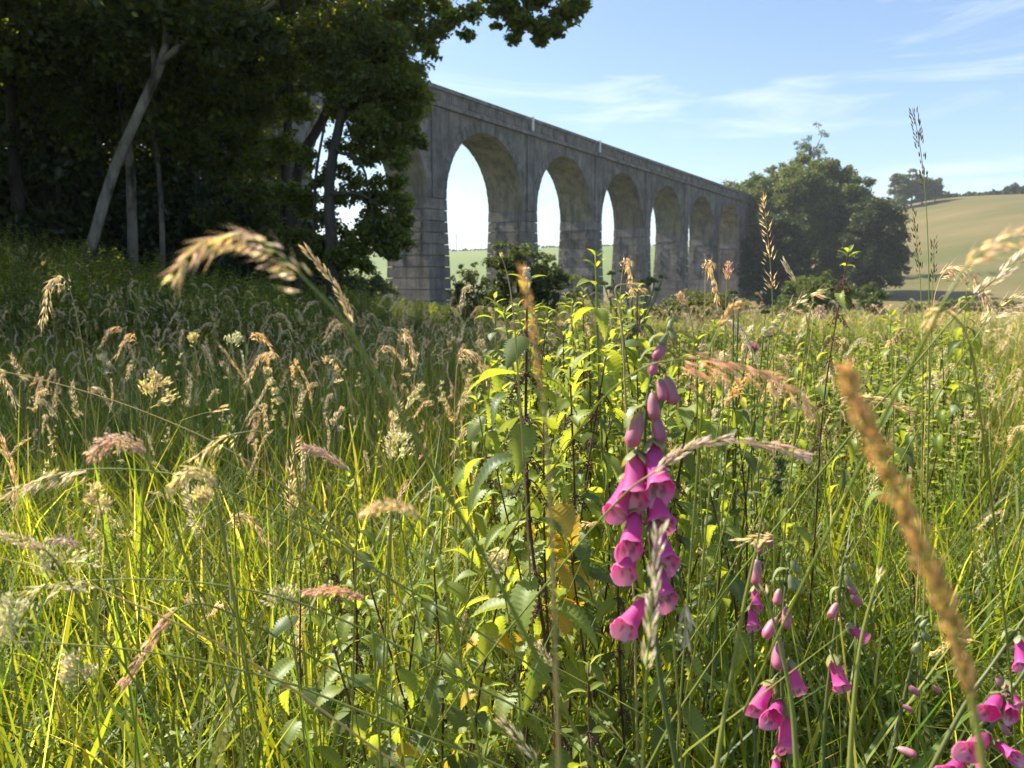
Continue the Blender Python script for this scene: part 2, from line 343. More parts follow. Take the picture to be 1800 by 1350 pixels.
for i in range(I0, I1):                            # arches between the piers
    s0 = (i + 0.5) * PT
    th = np.linspace(math.pi, 0, NA + 1)
    a = bpy.data.objects.new('arch', None); C.objects.link(a); a.parent = via
    xs = np.concatenate([[-half], RAD * np.cos(th), [half]]); zs = np.concatenate([[ZSPR], ZSPR + RAD * np.sin(th), [ZSPR]])
    for wv, nm in ((0.0, 'spandrel'), (WID, 'spandrel')):
        mb = MB(); V = []
        for x, z in zip(xs, zs): V += [tuple(vp(s0 + x, wv, z) - VB), tuple(vp(s0 + x, wv, ZSTR) - VB)]
        f = [(2 * k, 2 * k + 2, 2 * k + 3, 2 * k + 1) for k in range(len(xs) - 1)]
        if wv > 0: f = [q[::-1] for q in f]
        mb.add(V, f); mb.build(nm, 'concrete', a)
    mb = MB(); V = []
    for x, z in zip(xs[1:-1], zs[1:-1]): V += [tuple(vp(s0 + x, 0, z) - VB), tuple(vp(s0 + x, WID, z) - VB)]
    mb.add(V, [(2 * k, 2 * k + 1, 2 * k + 3, 2 * k + 2) for k in range(NA)]); mb.build('soffit', 'soffit', a, smooth=True)
    nv = 27
    for wv in (0.0, WID):
        for k in range(nv):                        # arch ring blocks, proud of the wall, with joints
            t0 = math.pi * (k + 0.05) / nv; t1 = math.pi * (k + 0.95) / nv; mb = MB(); V = []
            pr = 0.05 + 0.03 * ((k * 7) % 3) / 2; ro = RAD + 0.95 + (0.12 if k % 2 else 0)
            for wq in ((wv - pr, wv + 0.02) if wv == 0 else (wv - 0.02, wv + pr)):
                for r_, t_ in ((RAD - 0.03, t0), (ro, t0), (ro, t1), (RAD - 0.03, t1)):
                    V.append(tuple(vp(s0 + r_ * math.cos(t_), wq, ZSPR + r_ * math.sin(t_)) - VB))
            mb.add(V, [(0, 1, 2, 3), (7, 6, 5, 4), (0, 4, 5, 1), (1, 5, 6, 2), (2, 6, 7, 3), (3, 7, 4, 0)]); mb.build('voussoir', 'concrete', a)
# parapets per bay: string course, recessed panels between posts, coping
ends = [(i, i + 1) for i in range(I0, I1)] + [(I1, I1 + 0.62)]
for a0, a1 in ends:
    L = (a1 - a0) * PT; sm = (a0 + a1) / 2 * PT
    for wv, sg in ((0.0, -1), (WID, 1)):
        p = bpy.data.objects.new('parapet', None); C.objects.link(p); p.parent = via
        mb = MB(); vbox(mb, sm, wv + sg * 0.10, ZSTR + 0.16, L / 2 - 0.012, 0.34, 0.16); mb.build('string_course', 'concrete', p)
        mb = MB(); vbox(mb, sm, wv - sg * 0.12, ZSTR + 0.32 + 0.62, L / 2 - 0.02, 0.14, 0.62); mb.build('wall', 'concrete', p)
        mb = MB(); vbox(mb, sm, wv + sg * 0.08, ZSTR + 0.32 + 0.13, L / 2 - 0.02, 0.06, 0.13)
        vbox(mb, sm, wv + sg * 0.08, ZTOP - 0.38 - 0.13, L / 2 - 0.02, 0.06, 0.13); mb.build('rail', 'concrete', p)
        npan = max(2, round(6 * (a1 - a0))); stp = L / npan
        for k in range(npan + 1):
            mb = MB(); hw_ = 0.55 if 0 < k < npan else 0.3
            sk = sm - L / 2 + k * stp + (0.32 if k == 0 else -0.32 if k == npan else 0)
            vbox(mb, sk, wv + sg * 0.081, ZTOP - 0.97, hw_, 0.06, 0.332); mb.build('post', 'concrete', p)
        for k in range(npan):
            mb = MB(); vbox(mb, sm - L / 2 + (k + 0.5) * stp, wv + sg * 0.03, ZTOP - 0.975, stp / 2 - 0.52, 0.03, 0.338); mb.build('panel', 'concrete_pale', p)
        mb = MB(); vbox(mb, sm, wv + sg * 0.02, ZTOP - 0.19, L / 2 - 0.012, 0.34, 0.185); mb.build('coping', 'concrete_pale', p)
mb = MB(); vbox(mb, (I0 + I1 + 0.62) / 2 * PT, WID / 2, ZSTR - 0.1, (I1 + 0.62 - I0) * PT / 2, WID / 2 - 0.05, 0.35); mb.build('deck', 'concrete', via)
mb = MB(); vbox(mb, (I1 + 0.36) * PT, WID / 2, (ZSTR - 8) / 2, 0.262 * PT, WID / 2 - 0.03, (ZSTR + 8) / 2 - 0.05); mb.build('abutment', 'concrete', via)
mb = MB(); vbox(mb, (I0 - 0.3) * PT, WID / 2, (ZSTR - 4) / 2, 0.3 * PT, WID / 2 - 0.03, (ZSTR + 4) / 2); mb.build('abutment', 'concrete', via)
for s in (1, 2):                                   # two plain white uprights at parapet joints
    mb = MB(); vbox(mb, s * PT, -0.34, ZTOP - 0.62, 0.16, 0.1, 0.78); mb.build('white_upright', 'plain_white', via)

# ------------------------------------------------------------------ trees and shrubs
def leaf_quads(cl, size, dens=1.0, flat=0.75, rng=RNG, droop=0.25):
    """cl: list of (x,y,z,r,count) clumps. Returns leaf rhombi spread through the clumps' volume"""
    P = []; RR = []
    for (x, y, z, r, n) in cl:
        n = int(n * dens)
        d = rng.normal(size=(n, 3)); d /= np.linalg.norm(d, axis=1)[:, None]
        u = rng.random(n) ** 0.42
        q = d * (u * r)[:, None]; q[:, 2] *= flat
        # sprays inside a clump: pull leaves towards a few twig centres so gaps open between
        k = max(3, n // 14); cen = rng.normal(size=(k, 3)); cen /= np.linalg.norm(cen, axis=1)[:, None]
        cen *= (rng.random(k) ** 0.5 * r)[:, None]; cen[:, 2] *= flat
        pick = rng.integers(0, k, n); q = q * 0.42 + cen[pick] * 0.70
        P.append(q + np.array([x, y, z])); RR.append(d)
    P = np.concatenate(P); D = np.concatenate(RR); n = len(P)
    N = D * 0.5 + rng.normal(size=(n, 3)) * 0.55 + np.array([0, 0, 0.65]); N /= np.linalg.norm(N, axis=1)[:, None]
    A = rng.normal(size=(n, 3)); A -= N * (A * N).sum(1)[:, None]; A /= np.linalg.norm(A, axis=1)[:, None]
    B = np.cross(N, A); L = size * (0.6 + 0.8 * rng.random(n))[:, None]
    a = P - A * L * 0.5; c = P + A * L * 0.5 - N * L * droop
    b = P + B * L * 0.36 - A * L * 0.08; d = P - B * L * 0.36 - A * L * 0.08
    V = np.stack([a, b, c, d], 1).reshape(-1, 3)
    g = 0.65 + 0.7 * rng.random(n); y = rng.random(n)
    col = np.stack([g * (0.85 + 0.5 * y), g, g * (1.1 - 0.4 * y)], 1)
    return V, np.repeat(col, 4, 0)
def crown_mesh(name, cl, size, mat, dens=1.0, flat=0.75):
    V, col = leaf_quads(cl, size, dens, flat)
    me = bpy.data.meshes.new(name); n = len(V) // 4
    fill(me, V, np.arange(4 * n), np.full(n, 4), col); me.materials.append(M[mat]); return me
def wiggle(P, amp, n=12):
    Q = spline(P, n); L = np.linalg.norm(Q[-1] - Q[0]); o = RNG.normal(size=Q.shape) * amp; o[0] = 0
    return Q + o
def tree(name, label, pts, r0, cl, leaf, mat, bark='bark_dark', group=None, limbs=7, dens=1.0, r1=None, extra=(), flat=0.75, cat='tree'):
    """pts: trunk polyline in the world; cl: clumps in the world"""
    b = Vector(tuple(pts[0])); root = thing(name, b, label, cat, group)
    mb = MB(); Q = wiggle([Vector(tuple(p)) - b for p in pts], r0 * 0.12, 14)
    rr = np.linspace(r0, r1 or r0 * 0.35, len(Q)); rr[0] *= 1.25
    mb.tube(Q, rr, 9)
    big = sorted(cl, key=lambda c: -c[3])[:max(limbs, 1) * 3]
    for k in range(min(limbs, len(big))):
        c = big[rnd.randrange(len(big))]; e = Vector(c[:3]) - b
        j = rnd.randrange(len(Q) // 2, len(Q) - 1); s = Vector(Q[j])
        m = (s + e) / 2 + Vector((0, 0, 0.12 * (e - s).length))
        mb.tube(wiggle([s, m, e], 0.03, 7), np.linspace(rr[j] * 0.55, 0.025, 7), 6)
    for pl, ra, rb in extra:
        mb.tube(wiggle([Vector(tuple(p)) - b for p in pl], 0.02, 10), np.linspace(ra, rb, 10), 8)
    mb.build('trunk', bark, root, smooth=True)
    o = link('crown', crown_mesh('crown', [(x - b.x, y - b.y, z - b.z, r, n) for x, y, z, r, n in cl], leaf, mat, dens, flat), root)
    return root
def ell(c, rx, ry, rz, n, r, cnt, shell=0.5, rng=RNG, zmin=None):
    """clumps through an ellipsoid, denser to its outside"""
    out = []
    while len(out) < n:
        d = rng.normal(size=3); d /= np.linalg.norm(d); u = shell + (1 - shell) * rng.random()
        p = np.array(c) + d * u * np.array([rx, ry, rz])
        if zmin is not None and p[2] < zmin: continue
        k = r * (0.65 + 0.7 * rng.random()); out.append((p[0], p[1], p[2], k, cnt * (k / r) ** 2))
    return out
def pxc(L, cnt, d):                                # clumps given by photo pixel, radius in pixels, depth
    out = []
    for it in L:
        px, py, rp = it[:3]; dd = it[3] if len(it) > 3 else d; p = at(px, py, dd); r = rp / FPX * dd
        out.append((p.x, p.y, p.z, r, cnt * (it[4] if len(it) > 4 else 1) * (rp / 45) ** 2))
    return out
WOOD = 'trees at the edge of the wood beside the meadow'
def gp(px, Y, dz=0):                               # foot on the ground in the column of a pixel
    x = (px - 900) / FPX * Y * 1.0; return Vector((x, Y, gz(x, Y) - 0.1 + dz))
def seg(px_list, Y): return [atY(a, b, Y) for a, b in px_list]

# leaning pale tree: the trunk crosses the dark wood
t1 = [gp(134, 17)] + seg([(165, 420), (198, 310), (243, 200), (284, 105)], 17) + [atY(300, 20, 17.3), atY(330, -120, 17.8), Vector((-6.2, 18, 13))]
cl = ell((-7.0, 17.5, 10.5), 4.5, 4.2, 4.5, 95, 1.15, 110, zmin=6.0) + ell((-8.5, 16.5, 8.2), 4.6, 3.0, 2.2, 45, 1.0, 130, zmin=5.6) + pxc([(350, 70, 55, 16.3), (420, 40, 60, 16.2), (300, 20, 60, 16.2), (230, 60, 60, 16.3), (160, 40, 70, 16.4), (470, 60, 50, 16.3), (390, 110, 40, 16.4), (200, 110, 45, 16.6), (90, 60, 70, 16.5), (30, 80, 70, 16.5), (260, -10, 60, 16)], 420, 16.4)
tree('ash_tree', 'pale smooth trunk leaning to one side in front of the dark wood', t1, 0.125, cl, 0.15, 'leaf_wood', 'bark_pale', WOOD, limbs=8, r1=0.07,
     extra=[(seg([(280, 112), (330, 72), (400, 45), (470, 15)], 17) + [atY(560, -60, 16.5)], 0.075, 0.03), (seg([(272, 130), (262, 60), (240, -20)], 17.2) + [Vector((-9.5, 17.5, 11))], 0.06, 0.03)])
# upright pale trunks behind it
for px, Y, r, top, lab in ((238, 21, 0.15, 11, 'slim upright pale trunk just behind the leaning pale tree'), (288, 21.5, 0.085, 9, 'very thin pale young tree with short trunk, beside slim upright pale trunk'),
                           (104, 25, 0.17, 14, 'dark upright trunk against bright gaps, behind the foot of the leaning tree'), (45, 22, 0.2, 14, 'dark trunk at the outer end of the wood, past the upright dark one'),
                           (400, 25, 0.15, 13, 'dark trunk hidden in ivy between thin pale tree and forked tree')):
    b = gp(px, Y); h = top
    pts = [b, b + Vector((0.15, 0, h * 0.35)), b + Vector((-0.1, 0.1, h * 0.7)), b + Vector((0.2, 0, h))]
    cl = ell((b.x, b.y, b.z + h * 0.75), 3.6, 3.4, h * 0.34, 80, 1.1, 105, zmin=b.z + 4.2)
    tree('ash_tree' if px in (238, 288) else 'sycamore_tree', lab, pts, r, cl, 0.18, 'leaf_wood', 'bark_pale' if px in (238, 288) else 'bark_dark', WOOD, limbs=6)
# forked tree with a bent limb against the sky
b5 = gp(522, 21)
t5 = [b5] + seg([(521, 420), (522, 300), (548, 240), (577, 198), (590, 130), (596, 50), (612, -60)], 21) + [Vector((-4.2, 21, 13))]
cl = pxc([(520, 60, 60), (470, 110, 60), (450, 190, 55), (560, 90, 50), (430, 250, 55), (480, 280, 40), (400, 300, 55), (450, 350, 50), (480, 400, 45), (380, 380, 45), (640, 60, 60), (600, 0, 70),
          (420, 120, 60), (370, 200, 60), (350, 280, 50), (500, 20, 60), (440, 30, 60), (540, 150, 35), (500, 170, 45), (620, 140, 40), (660, 100, 45), (495, 440, 40), (430, 430, 40)], 330, 21.5) + ell((-5.5, 22, 11.5), 4.2, 3.8, 4.0, 80, 1.1, 105, zmin=6.6)
tree('sycamore_tree', 'dark forked tree with a bent limb against bright sky gaps', t5, 0.15, cl, 0.15, 'leaf_wood', 'bark_dark', WOOD, limbs=8, r1=0.08,
     extra=[([b5 + Vector((-0.35, 1.0, 0))] + seg([(505, 400), (503, 260), (510, 150), (500, 40)], 22.3) + [Vector((-6.6, 22.5, 11))], 0.17, 0.06)])
# edge tree: loose sunlit foliage hanging over the end of the viaduct
b7 = gp(585, 18.5)
t7 = [b7] + seg([(583, 430), (578, 330), (590, 240), (606, 160), (618, 60)], 18.5) + [Vector((-3.3, 18.2, 9)), Vector((-3.0, 18, 12.5))]
edge = [(560, 60, 55, 17.2), (600, 100, 45, 17.3), (620, 30, 55, 17.0), (560, 130, 40, 17.4), (600, 170, 34, 17.5, .8), (500, 110, 50, 18), (520, 190, 36, 18.5, .7), (540, 280, 26, 18.8, .5), (650, 210, 40, 17.6), (590, 60, 50, 17), (690, 70, 45, 17.4), (700, 140, 42, 17.4), (640, 140, 45, 17.4), (730, 160, 30, 17.5), (500, 260, 36, 19), (505, 340, 34, 19), (500, 420, 34, 19), (620, 320, 30, 18.9, .5), (650, 345, 30, 18.6, .6), (590, 350, 28, 19, .5), (545, 350, 26, 19.3, .7), (560, 460, 34, 18.8), (625, 440, 30, 18.5, .8), (580, 300, 26, 19.2, .5), (660, 270, 30, 18.6, .7), (620, 265, 26, 19, .5), (650, 400, 30, 18.2, .8), (535, 420, 30, 19), (700, 270, 26), (680, 345, 26, 18.4, .8), (690, 395, 40), (700, 355, 30), (706, 425, 28), (672, 430, 32), (640, 420, 26, 18, .5), (600, 455, 34), (560, 430, 30, 18.5, .6), (655, 375, 28, 18.5, .8), (575, 380, 26, 18.5, .45), (615, 350, 26, 18.5, .35),
        (700, 320, 22), (665, 320, 24, 18.5, .5), (560, 320, 22, 18.5, .4), (640, 285, 24, 18.5, .35), (605, 300, 22, 19, .4), (590, 255, 24, 19, .6), (635, 235, 34), (690, 245, 34), (735, 250, 22), (670, 205, 44), (725, 195, 36),
        (745, 170, 22), (690, 165, 44), (640, 170, 46), (735, 125, 30), (690, 110, 44), (640, 95, 50), (705, 60, 46), (660, 30, 54), (745, 70, 30), (720, 15, 44), (770, 50, 28), (795, 30, 26, 17, .8), (820, 60, 18, 17, .7), (760, 95, 18, 17, .6),
        (605, 410, 30, 19, .5), (640, 465, 24, 18, .6), (530, 460, 34, 19), (540, 370, 24, 19.5, .6), (690, 450, 16), (715, 385, 18), (770, 10, 34), (830, 20, 26, 16, .6), (700, 290, 20, 18, .7), (600, 190, 34), (570, 130, 40), (722, 230, 24)]
over = [(880, 10, 34, 13), (915, 35, 36, 13), (955, 48, 34, 13), (995, 25, 34, 13), (900, 68, 20, 13, .8), (945, 72, 18, 13, .7), (1020, 5, 26, 13), (860, -20, 40, 13), (940, -5, 40, 13), (985, 58, 16, 13, .7), (1000, -30, 50, 13), (870, 45, 16, 13, .6)]
cl = pxc([(a[0], a[1], a[2] * 1.12, *(a[3:4] or [18.2]), (a[4] * 1.35 if len(a) > 4 else 1)) for a in edge], 1150, 18.2) + pxc(over, 900, 13) + ell((-3.4, 18.4, 9.8), 3.2, 3.0, 3.2, 36, 1.0, 90, zmin=7.5)
cl += [(*(Vector((-0.8, 14.0, 8.6)) + Vector((rnd.uniform(-2, 2.4), rnd.uniform(-1.5, 2), rnd.uniform(-0.6, 1.4)))), 0.7, 70) for _ in range(16)]
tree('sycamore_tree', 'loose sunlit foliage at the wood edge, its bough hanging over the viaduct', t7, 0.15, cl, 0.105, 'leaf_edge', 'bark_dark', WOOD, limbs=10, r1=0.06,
     extra=[([Vector((-3.3, 18.2, 8.2)), Vector((-2.2, 16.0, 8.6)), Vector((-0.8, 14.0, 7.9))] + [at(905, 0, 13), at(950, 45, 13)], 0.10, 0.02),
            (seg([(580, 340), (640, 345), (700, 380)], 18.4), 0.06, 0.015), (seg([(590, 260), (640, 300), (660, 420)], 18.4), 0.05, 0.012),
            ([gp(552, 18.9)] + seg([(551, 420), (556, 300), (575, 200)], 18.9), 0.05, 0.03), ([gp(577, 19.2)] + seg([(577, 420), (570, 330)], 19.2), 0.05, 0.03)])
# rows deeper in the wood and the part of the wood left of the view that shades the meadow
proto = []
for k in range(3):
    h = 13 + k
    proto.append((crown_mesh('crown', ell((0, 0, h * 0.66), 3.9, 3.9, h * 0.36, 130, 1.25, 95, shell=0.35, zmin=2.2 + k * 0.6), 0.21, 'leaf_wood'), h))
def trunk_mesh(h, r):
    mb = MB(); mb.tube(wiggle([(0, 0, -0.3), (0.2, 0.1, h * 0.4), (-0.1, 0, h * 0.9)], 0.05, 10), np.linspace(r, r * 0.3, 10), 8)
    for k in range(7):
        s = Vector((0, 0, h * (0.3 + 0.07 * k))); a = k * 2.4; e = s + Vector((math.cos(a) * 2.6, math.sin(a) * 2.6, 1.8))
        mb.tube(wiggle([s, (s + e) / 2 + Vector((0, 0, 0.3)), e], 0.05, 6), np.linspace(r * 0.4, 0.03, 6), 5)
    return mb.mesh('trunk', 'bark_dark', True)
tms = [trunk_mesh(h, 0.22) for _, h in proto]
spots = [(-28, 31), (-23.5, 33), (-19, 34), (-15.2, 35), (-11.6, 33.5), (-25, 26), (-19.8, 28), (-15.2, 28.5), (-11, 28), (-33, 38), (-27, 41), (-21, 43), (-16, 42), (-36, 30), (-40, 44), (-32, 48), (-24, 51),
         (-14, 19.5), (-18.5, 21.5), (-16, 14.5), (-20, 16), (-13.2, 11.6), (-17.5, 10), (-24, 20), (-14.5, 24.5)]
for n, (x, y) in enumerate(spots):
    k = n % 3; r = thing('woodland_tree', (x, y, gz(x, y) - 0.1), 'dark leafy woodland tree standing back among the trunks of the wood', 'tree', 'trees deep in the wood')
    r.rotation_euler = (0, 0, n * 1.9); sc = 0.9 + 0.06 * ((n * 5) % 6); r.scale = (sc, sc, sc * (1.0 if n < 17 else 1.12))
    link('trunk', tms[k], r); link('crown', proto[k][0], r)
# dark understorey inside the wood
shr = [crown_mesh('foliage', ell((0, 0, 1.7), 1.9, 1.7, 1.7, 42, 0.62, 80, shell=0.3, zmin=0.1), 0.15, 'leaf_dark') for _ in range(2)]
def shrub_stems(h=2.2, n=6):
    mb = MB()
    for k in range(n):
        a = k * 2.4 + 0.4; e = Vector((math.cos(a) * 0.8, math.sin(a) * 0.8, h)); mb.tube(wiggle([(0, 0, -0.1), e * 0.5 + Vector((0, 0, 0.2)), e], 0.03, 6), np.linspace(0.05, 0.012, 6), 5)
    return mb.mesh('stems', 'bark_dark', True)
ssm = shrub_stems()
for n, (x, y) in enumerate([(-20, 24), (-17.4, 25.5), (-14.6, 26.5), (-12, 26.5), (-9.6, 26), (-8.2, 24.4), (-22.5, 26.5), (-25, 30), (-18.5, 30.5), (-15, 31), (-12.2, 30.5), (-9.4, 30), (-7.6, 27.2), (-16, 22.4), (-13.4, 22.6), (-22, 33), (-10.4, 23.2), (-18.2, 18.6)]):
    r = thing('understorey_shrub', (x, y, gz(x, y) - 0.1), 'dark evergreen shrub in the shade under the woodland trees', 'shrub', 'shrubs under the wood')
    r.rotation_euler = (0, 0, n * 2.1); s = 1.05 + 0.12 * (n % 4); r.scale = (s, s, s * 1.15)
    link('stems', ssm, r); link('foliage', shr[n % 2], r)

# shrubs on the meadow in front of the viaduct
def shrub(name, label, c, rx, rz, n, r, cnt, leaf, mat, group=None, dens=1.0):
    root = thing(name, (c[0], c[1], gz(c[0], c[1]) - 0.1), label, 'shrub', group)
    link('foliage', crown_mesh('foliage', ell((0, 0, rz), rx, rx * 0.85, rz, n, r, cnt, shell=0.35, zmin=0.05), leaf, mat, dens), root)
    o = link('stems', ssm, root); o.scale = (rx * 0.8, rx * 0.8, rz * 0.75)
    return root
def shr_at(px, top, Y): p = atY(px, top, Y); return p, (p.z - gz(p.x, p.y)) / 2
p, h = shr_at(905, 412, 34); shrub('elder_shrub', 'dark dense bush in front of the viaduct piers', (p.x, p.y), 1.5, h, 160, 0.38, 170, 0.085, 'leaf_bush')
p, h = shr_at(960, 440, 35); shrub('elder_shrub', 'lower dark bush leaning against the dense one before the piers', (p.x, p.y), 1.2, h, 100, 0.34, 160, 0.085, 'leaf_bush')
p, h = shr_at(822, 455, 31); shrub('young_shrub', 'loose light green shrub beside the dark bush at the pier foot', (p.x, p.y), 1.0, h, 70, 0.3, 90, 0.08, 'leaf_shrub')
p, h = shr_at(1018, 478, 30); shrub('young_shrub', 'thin yellow green sapling right beside the lower dark bush', (p.x, p.y), 0.55, h, 30, 0.28, 80, 0.075, 'leaf_shrub')
p, h = shr_at(1245, 506, 45); shrub('grey_shrub', 'broad rounded grey green bush below the far arches', (p.x, p.y), 2.6, max(h, 0.9), 90, 0.5, 110, 0.13, 'leaf_shrub')
p, h = shr_at(1185, 522, 42); shrub('grey_shrub', 'small grey green bush joined to the broad rounded one', (p.x, p.y), 1.3, max(h, 0.8), 50, 0.42, 100, 0.12, 'leaf_shrub')
p, h = shr_at(1440, 474, 70); shrub('hawthorn_shrub', 'round dark green bush in front of the big tree clump', (p.x, p.y), 3.1, h, 90, 0.75, 120, 0.2, 'leaf_far')
p, h = shr_at(1535, 494, 75); shrub('hawthorn_shrub', 'small pointed bush beside the round dark green bush', (p.x, p.y), 1.6, h, 46, 0.6, 90, 0.2, 'leaf_far')
for k, (px, top, Y, rx) in enumerate([(1620, 528, 100, 3), (1680, 524, 105, 3.4), (1745, 526, 108, 3), (1800, 524, 110, 3.5), (1390, 518, 78, 2.5), (620, 470, 60, 3.2), (655, 480, 62, 2.6)]):
    p, h = shr_at(px, top, Y); shrub('hedge_bush', 'low bush in the loose line along the foot of the field' if k < 5 else 'pale bluish bush seen under the wood edge foliage', (p.x, p.y), rx, max(h, 0.8), 40, 0.8, 90, 0.24, 'leaf_far',
                                       'bushes along the foot of the field' if k < 5 else 'pale bushes under the wood edge')

# big tree clump beyond the end of the viaduct
def far_tree(name, label, px, top, Y, rx, parts, leaf, mat, group=None, low=0.02, r=2.0, cnt=250, shell=0.6, airy=False):
    p = atY(px, top, Y); zb = gz(p.x, p.y) if Y < 125 else float(hill_z(p.x, p.y)); zb = max(zb, gz(p.x, p.y)); h = p.z - zb
    b = Vector((p.x, p.y, zb - 0.2)); cl = []
    if airy: cl = ell((b.x, b.y, zb + h * 0.72), rx, rx, h * 0.27, parts, r, cnt, shell=0.3)
    else:
        cl = ell((b.x, b.y, zb + h * 0.60), rx, rx * 0.9, h * 0.38, int(parts * 0.6), r, cnt, shell=shell) + ell((b.x, b.y, zb + h * 0.32), rx * 1.05, rx, h * 0.32, int(parts * 0.4), r, cnt, shell=shell, zmin=zb + h * low)
    pts = [b, b + Vector((0.3, 0, h * 0.3)), b + Vector((-0.2, 0, h * 0.6)), b + Vector((0, 0, h * 0.85))]
    return tree(name, label, pts, h * 0.018 + 0.08, cl, leaf, mat, 'bark_dark', group, limbs=8)
FT = 'tree clump beyond the viaduct'
far_tree('oak_tree', 'tall broad tree in the middle of the clump past the viaduct end', 1416, 266, 172, 9.8, 270, 0.55, 'leaf_far', FT, r=2.3)
far_tree('oak_tree', 'broad tree between the tallest clump tree and the parapet end', 1368, 284, 176, 8.5, 200, 0.5, 'leaf_far', FT, r=2.1)
far_tree('oak_tree', 'tree whose crown rises behind the end of the parapet', 1318, 300, 182, 8, 190, 0.55, 'leaf_far', FT, r=2.2)
far_tree('oak_tree', 'round tree on the dry field side of the tallest clump tree', 1468, 278, 168, 7.2, 190, 0.5, 'leaf_far', FT, r=2.0)
far_tree('oak_tree', 'lower dark tree where the clump ends on the dry field', 1538, 340, 160, 7.0, 190, 0.5, 'leaf_far_dark', FT, r=1.9)
far_tree('oak_tree', 'rounded tree filling the dip between the round one and the lower dark one', 1505, 308, 166, 7.0, 170, 0.5, 'leaf_far', FT, r=2.0)
far_tree('oak_tree', 'low dark tree standing close against the viaduct abutment', 1366, 372, 152, 6.2, 180, 0.5, 'leaf_far_dark', FT, r=1.7)
far_tree('ash_tree', 'airy sparse tree top rising above the tree clump', 1428, 212, 205, 5.0, 70, 0.4, 'leaf_far', FT, r=1.5, cnt=70, airy=True)
for px, top, w, lab in ((1582, 300, 3.6, 'first tree of the airy group on the hill crest, next to the clump'), (1606, 294, 4.2, 'broadest crown in the airy group on the hill crest'), (1624, 306, 3.0, 'small tree between the broad crown and hedge tree'), (1646, 312, 2.2, 'thin hedge tree at the start of the crest hedgerow')):
    far_tree('crest_tree', lab, px, top, 340, w, 60, 0.8, 'leaf_far', 'trees on the hill crest', r=1.8, cnt=90, low=0.2)
def crest(px, yy=345):                             # the point on the hill's crest in a pixel column
    best = None
    for Y in range(240, 420, 4):
        x = (px - 900) / FPX * Y * 0.99; z = float(hill_z(x, Y)); e = (z - EYE.z) / Y
        if best is None or e > best[0]: best = (e, x, Y, z)
    return best
hb = [crown_mesh('foliage', ell((0, 0, 1.3), 3.4, 2.0, 1.5, 30, 1.1, 70, shell=0.4), 0.8, 'leaf_far_dark') for _ in range(2)]
for k, px in enumerate(range(1556, 1900, 13)):
    e, x, Y, z = crest(px); sc = 0.7 + 0.25 * ((k * 7) % 4) / 3 + (max(0, px - 1740) / 80) * 0.8
    r = thing('hedge_shrub', (x, Y + 8, z - 0.4), 'small dark shrub in the hedgerow along the hill crest', 'shrub', 'hedgerow along the hill crest')
    r.scale = (sc, sc, sc * (1.0 if k % 3 else 1.4)); r.rotation_euler = (0, 0, k * 1.3); link('foliage', hb[k % 2], r)
for k, px in enumerate(range(1668, 1830, 15)):
    e, x, Y, z = crest(px); mb = MB(); mb.tube([(0, 0, -0.3), (0.02, 0, 0.7), (0, 0, 1.35)], [0.13, 0.12, 0.1], 6)
    tag(mb.build('fence_post', 'weather', None, (x, Y - 3, float(hill_z(x, Y - 3)))), 'thin wooden fence post below the hedgerow on the hill crest', 'post', 'fence posts on the hill crest')
cl = []
for px in range(540, 1180, 6):
    Y = 585; x = (px - 900) / FPX * Y; cl.append((x, Y + RNG.normal(), float(far_z(x, Y)) + 0.7 + 0.9 * RNG.random(), 1.9, 60))
r = thing('hedge', (0, 585, 15), 'dark hedge along the far ridge seen through the arches', 'hedge')
link('foliage', crown_mesh('foliage', [(x, y - 585, z - 15, q, n) for x, y, z, q, n in cl], 1.2, 'leaf_far_dark'), r)
x = (803 - 900) / FPX * 570 * 0.99; mz = float(far_z(x, 570)); mast = thing('power_pole', (x, 570, mz - 0.5), 'distant pole with crossarms on the far ridge, seen through the arch', 'pole')
mb = MB(); mb.tube([(0, 0, 0), (0, 0, 7), (0, 0, 13.5)], [0.32, 0.27, 0.2], 6); mb.build('pole', 'weather', mast)
for z_, w_ in ((12.6, 2.4), (11.2, 1.7)):
    mb = MB(); mb.box((0, 0.3, z_), (w_, 0.12, 0.12)); mb.build('crossarm', 'weather', mast)

# ------------------------------------------------------------------ grasses: spikelets, stalks, the meadow
def spindle(P, D, L, Wd, rng=RNG, k=4):
    """little seed bodies: k-sided spindles at P along D"""
    n = len(P); D = D / (np.linalg.norm(D, axis=1)[:, None] + 1e-9)
    a = rng.normal(size=(n, 3)); a -= D * (a * D).sum(1)[:, None]; a /= np.linalg.norm(a, axis=1)[:, None] + 1e-9; b = np.cross(D, a)
    L = np.broadcast_to(L, n)[:, None]; Wd = np.broadcast_to(Wd, n)[:, None]
    vs_ = [P]
    for j in range(k):
        t = 2 * np.pi * j / k; vs_.append(P + D * L * 0.42 + Wd * (math.cos(t) * a + math.sin(t) * b))
    vs_.append(P + D * L)
    V = np.stack(vs_, 1).reshape(-1, 3); m = k + 2
    f = []
    for j in range(k): f += [(0, 1 + (j + 1) % k, 1 + j), (m - 1, 1 + j, 1 + (j + 1) % k)]
    F = (np.arange(n)[:, None, None] * m + np.array(f)[None]).reshape(-1, 3)
    g = 0.7 + 0.55 * rng.random(n); col = np.stack([g, g * (0.9 + 0.2 * rng.random(n)), g * (0.8 + 0.4 * rng.random(n))], 1)
    return V, F, np.repeat(col, m, 0)
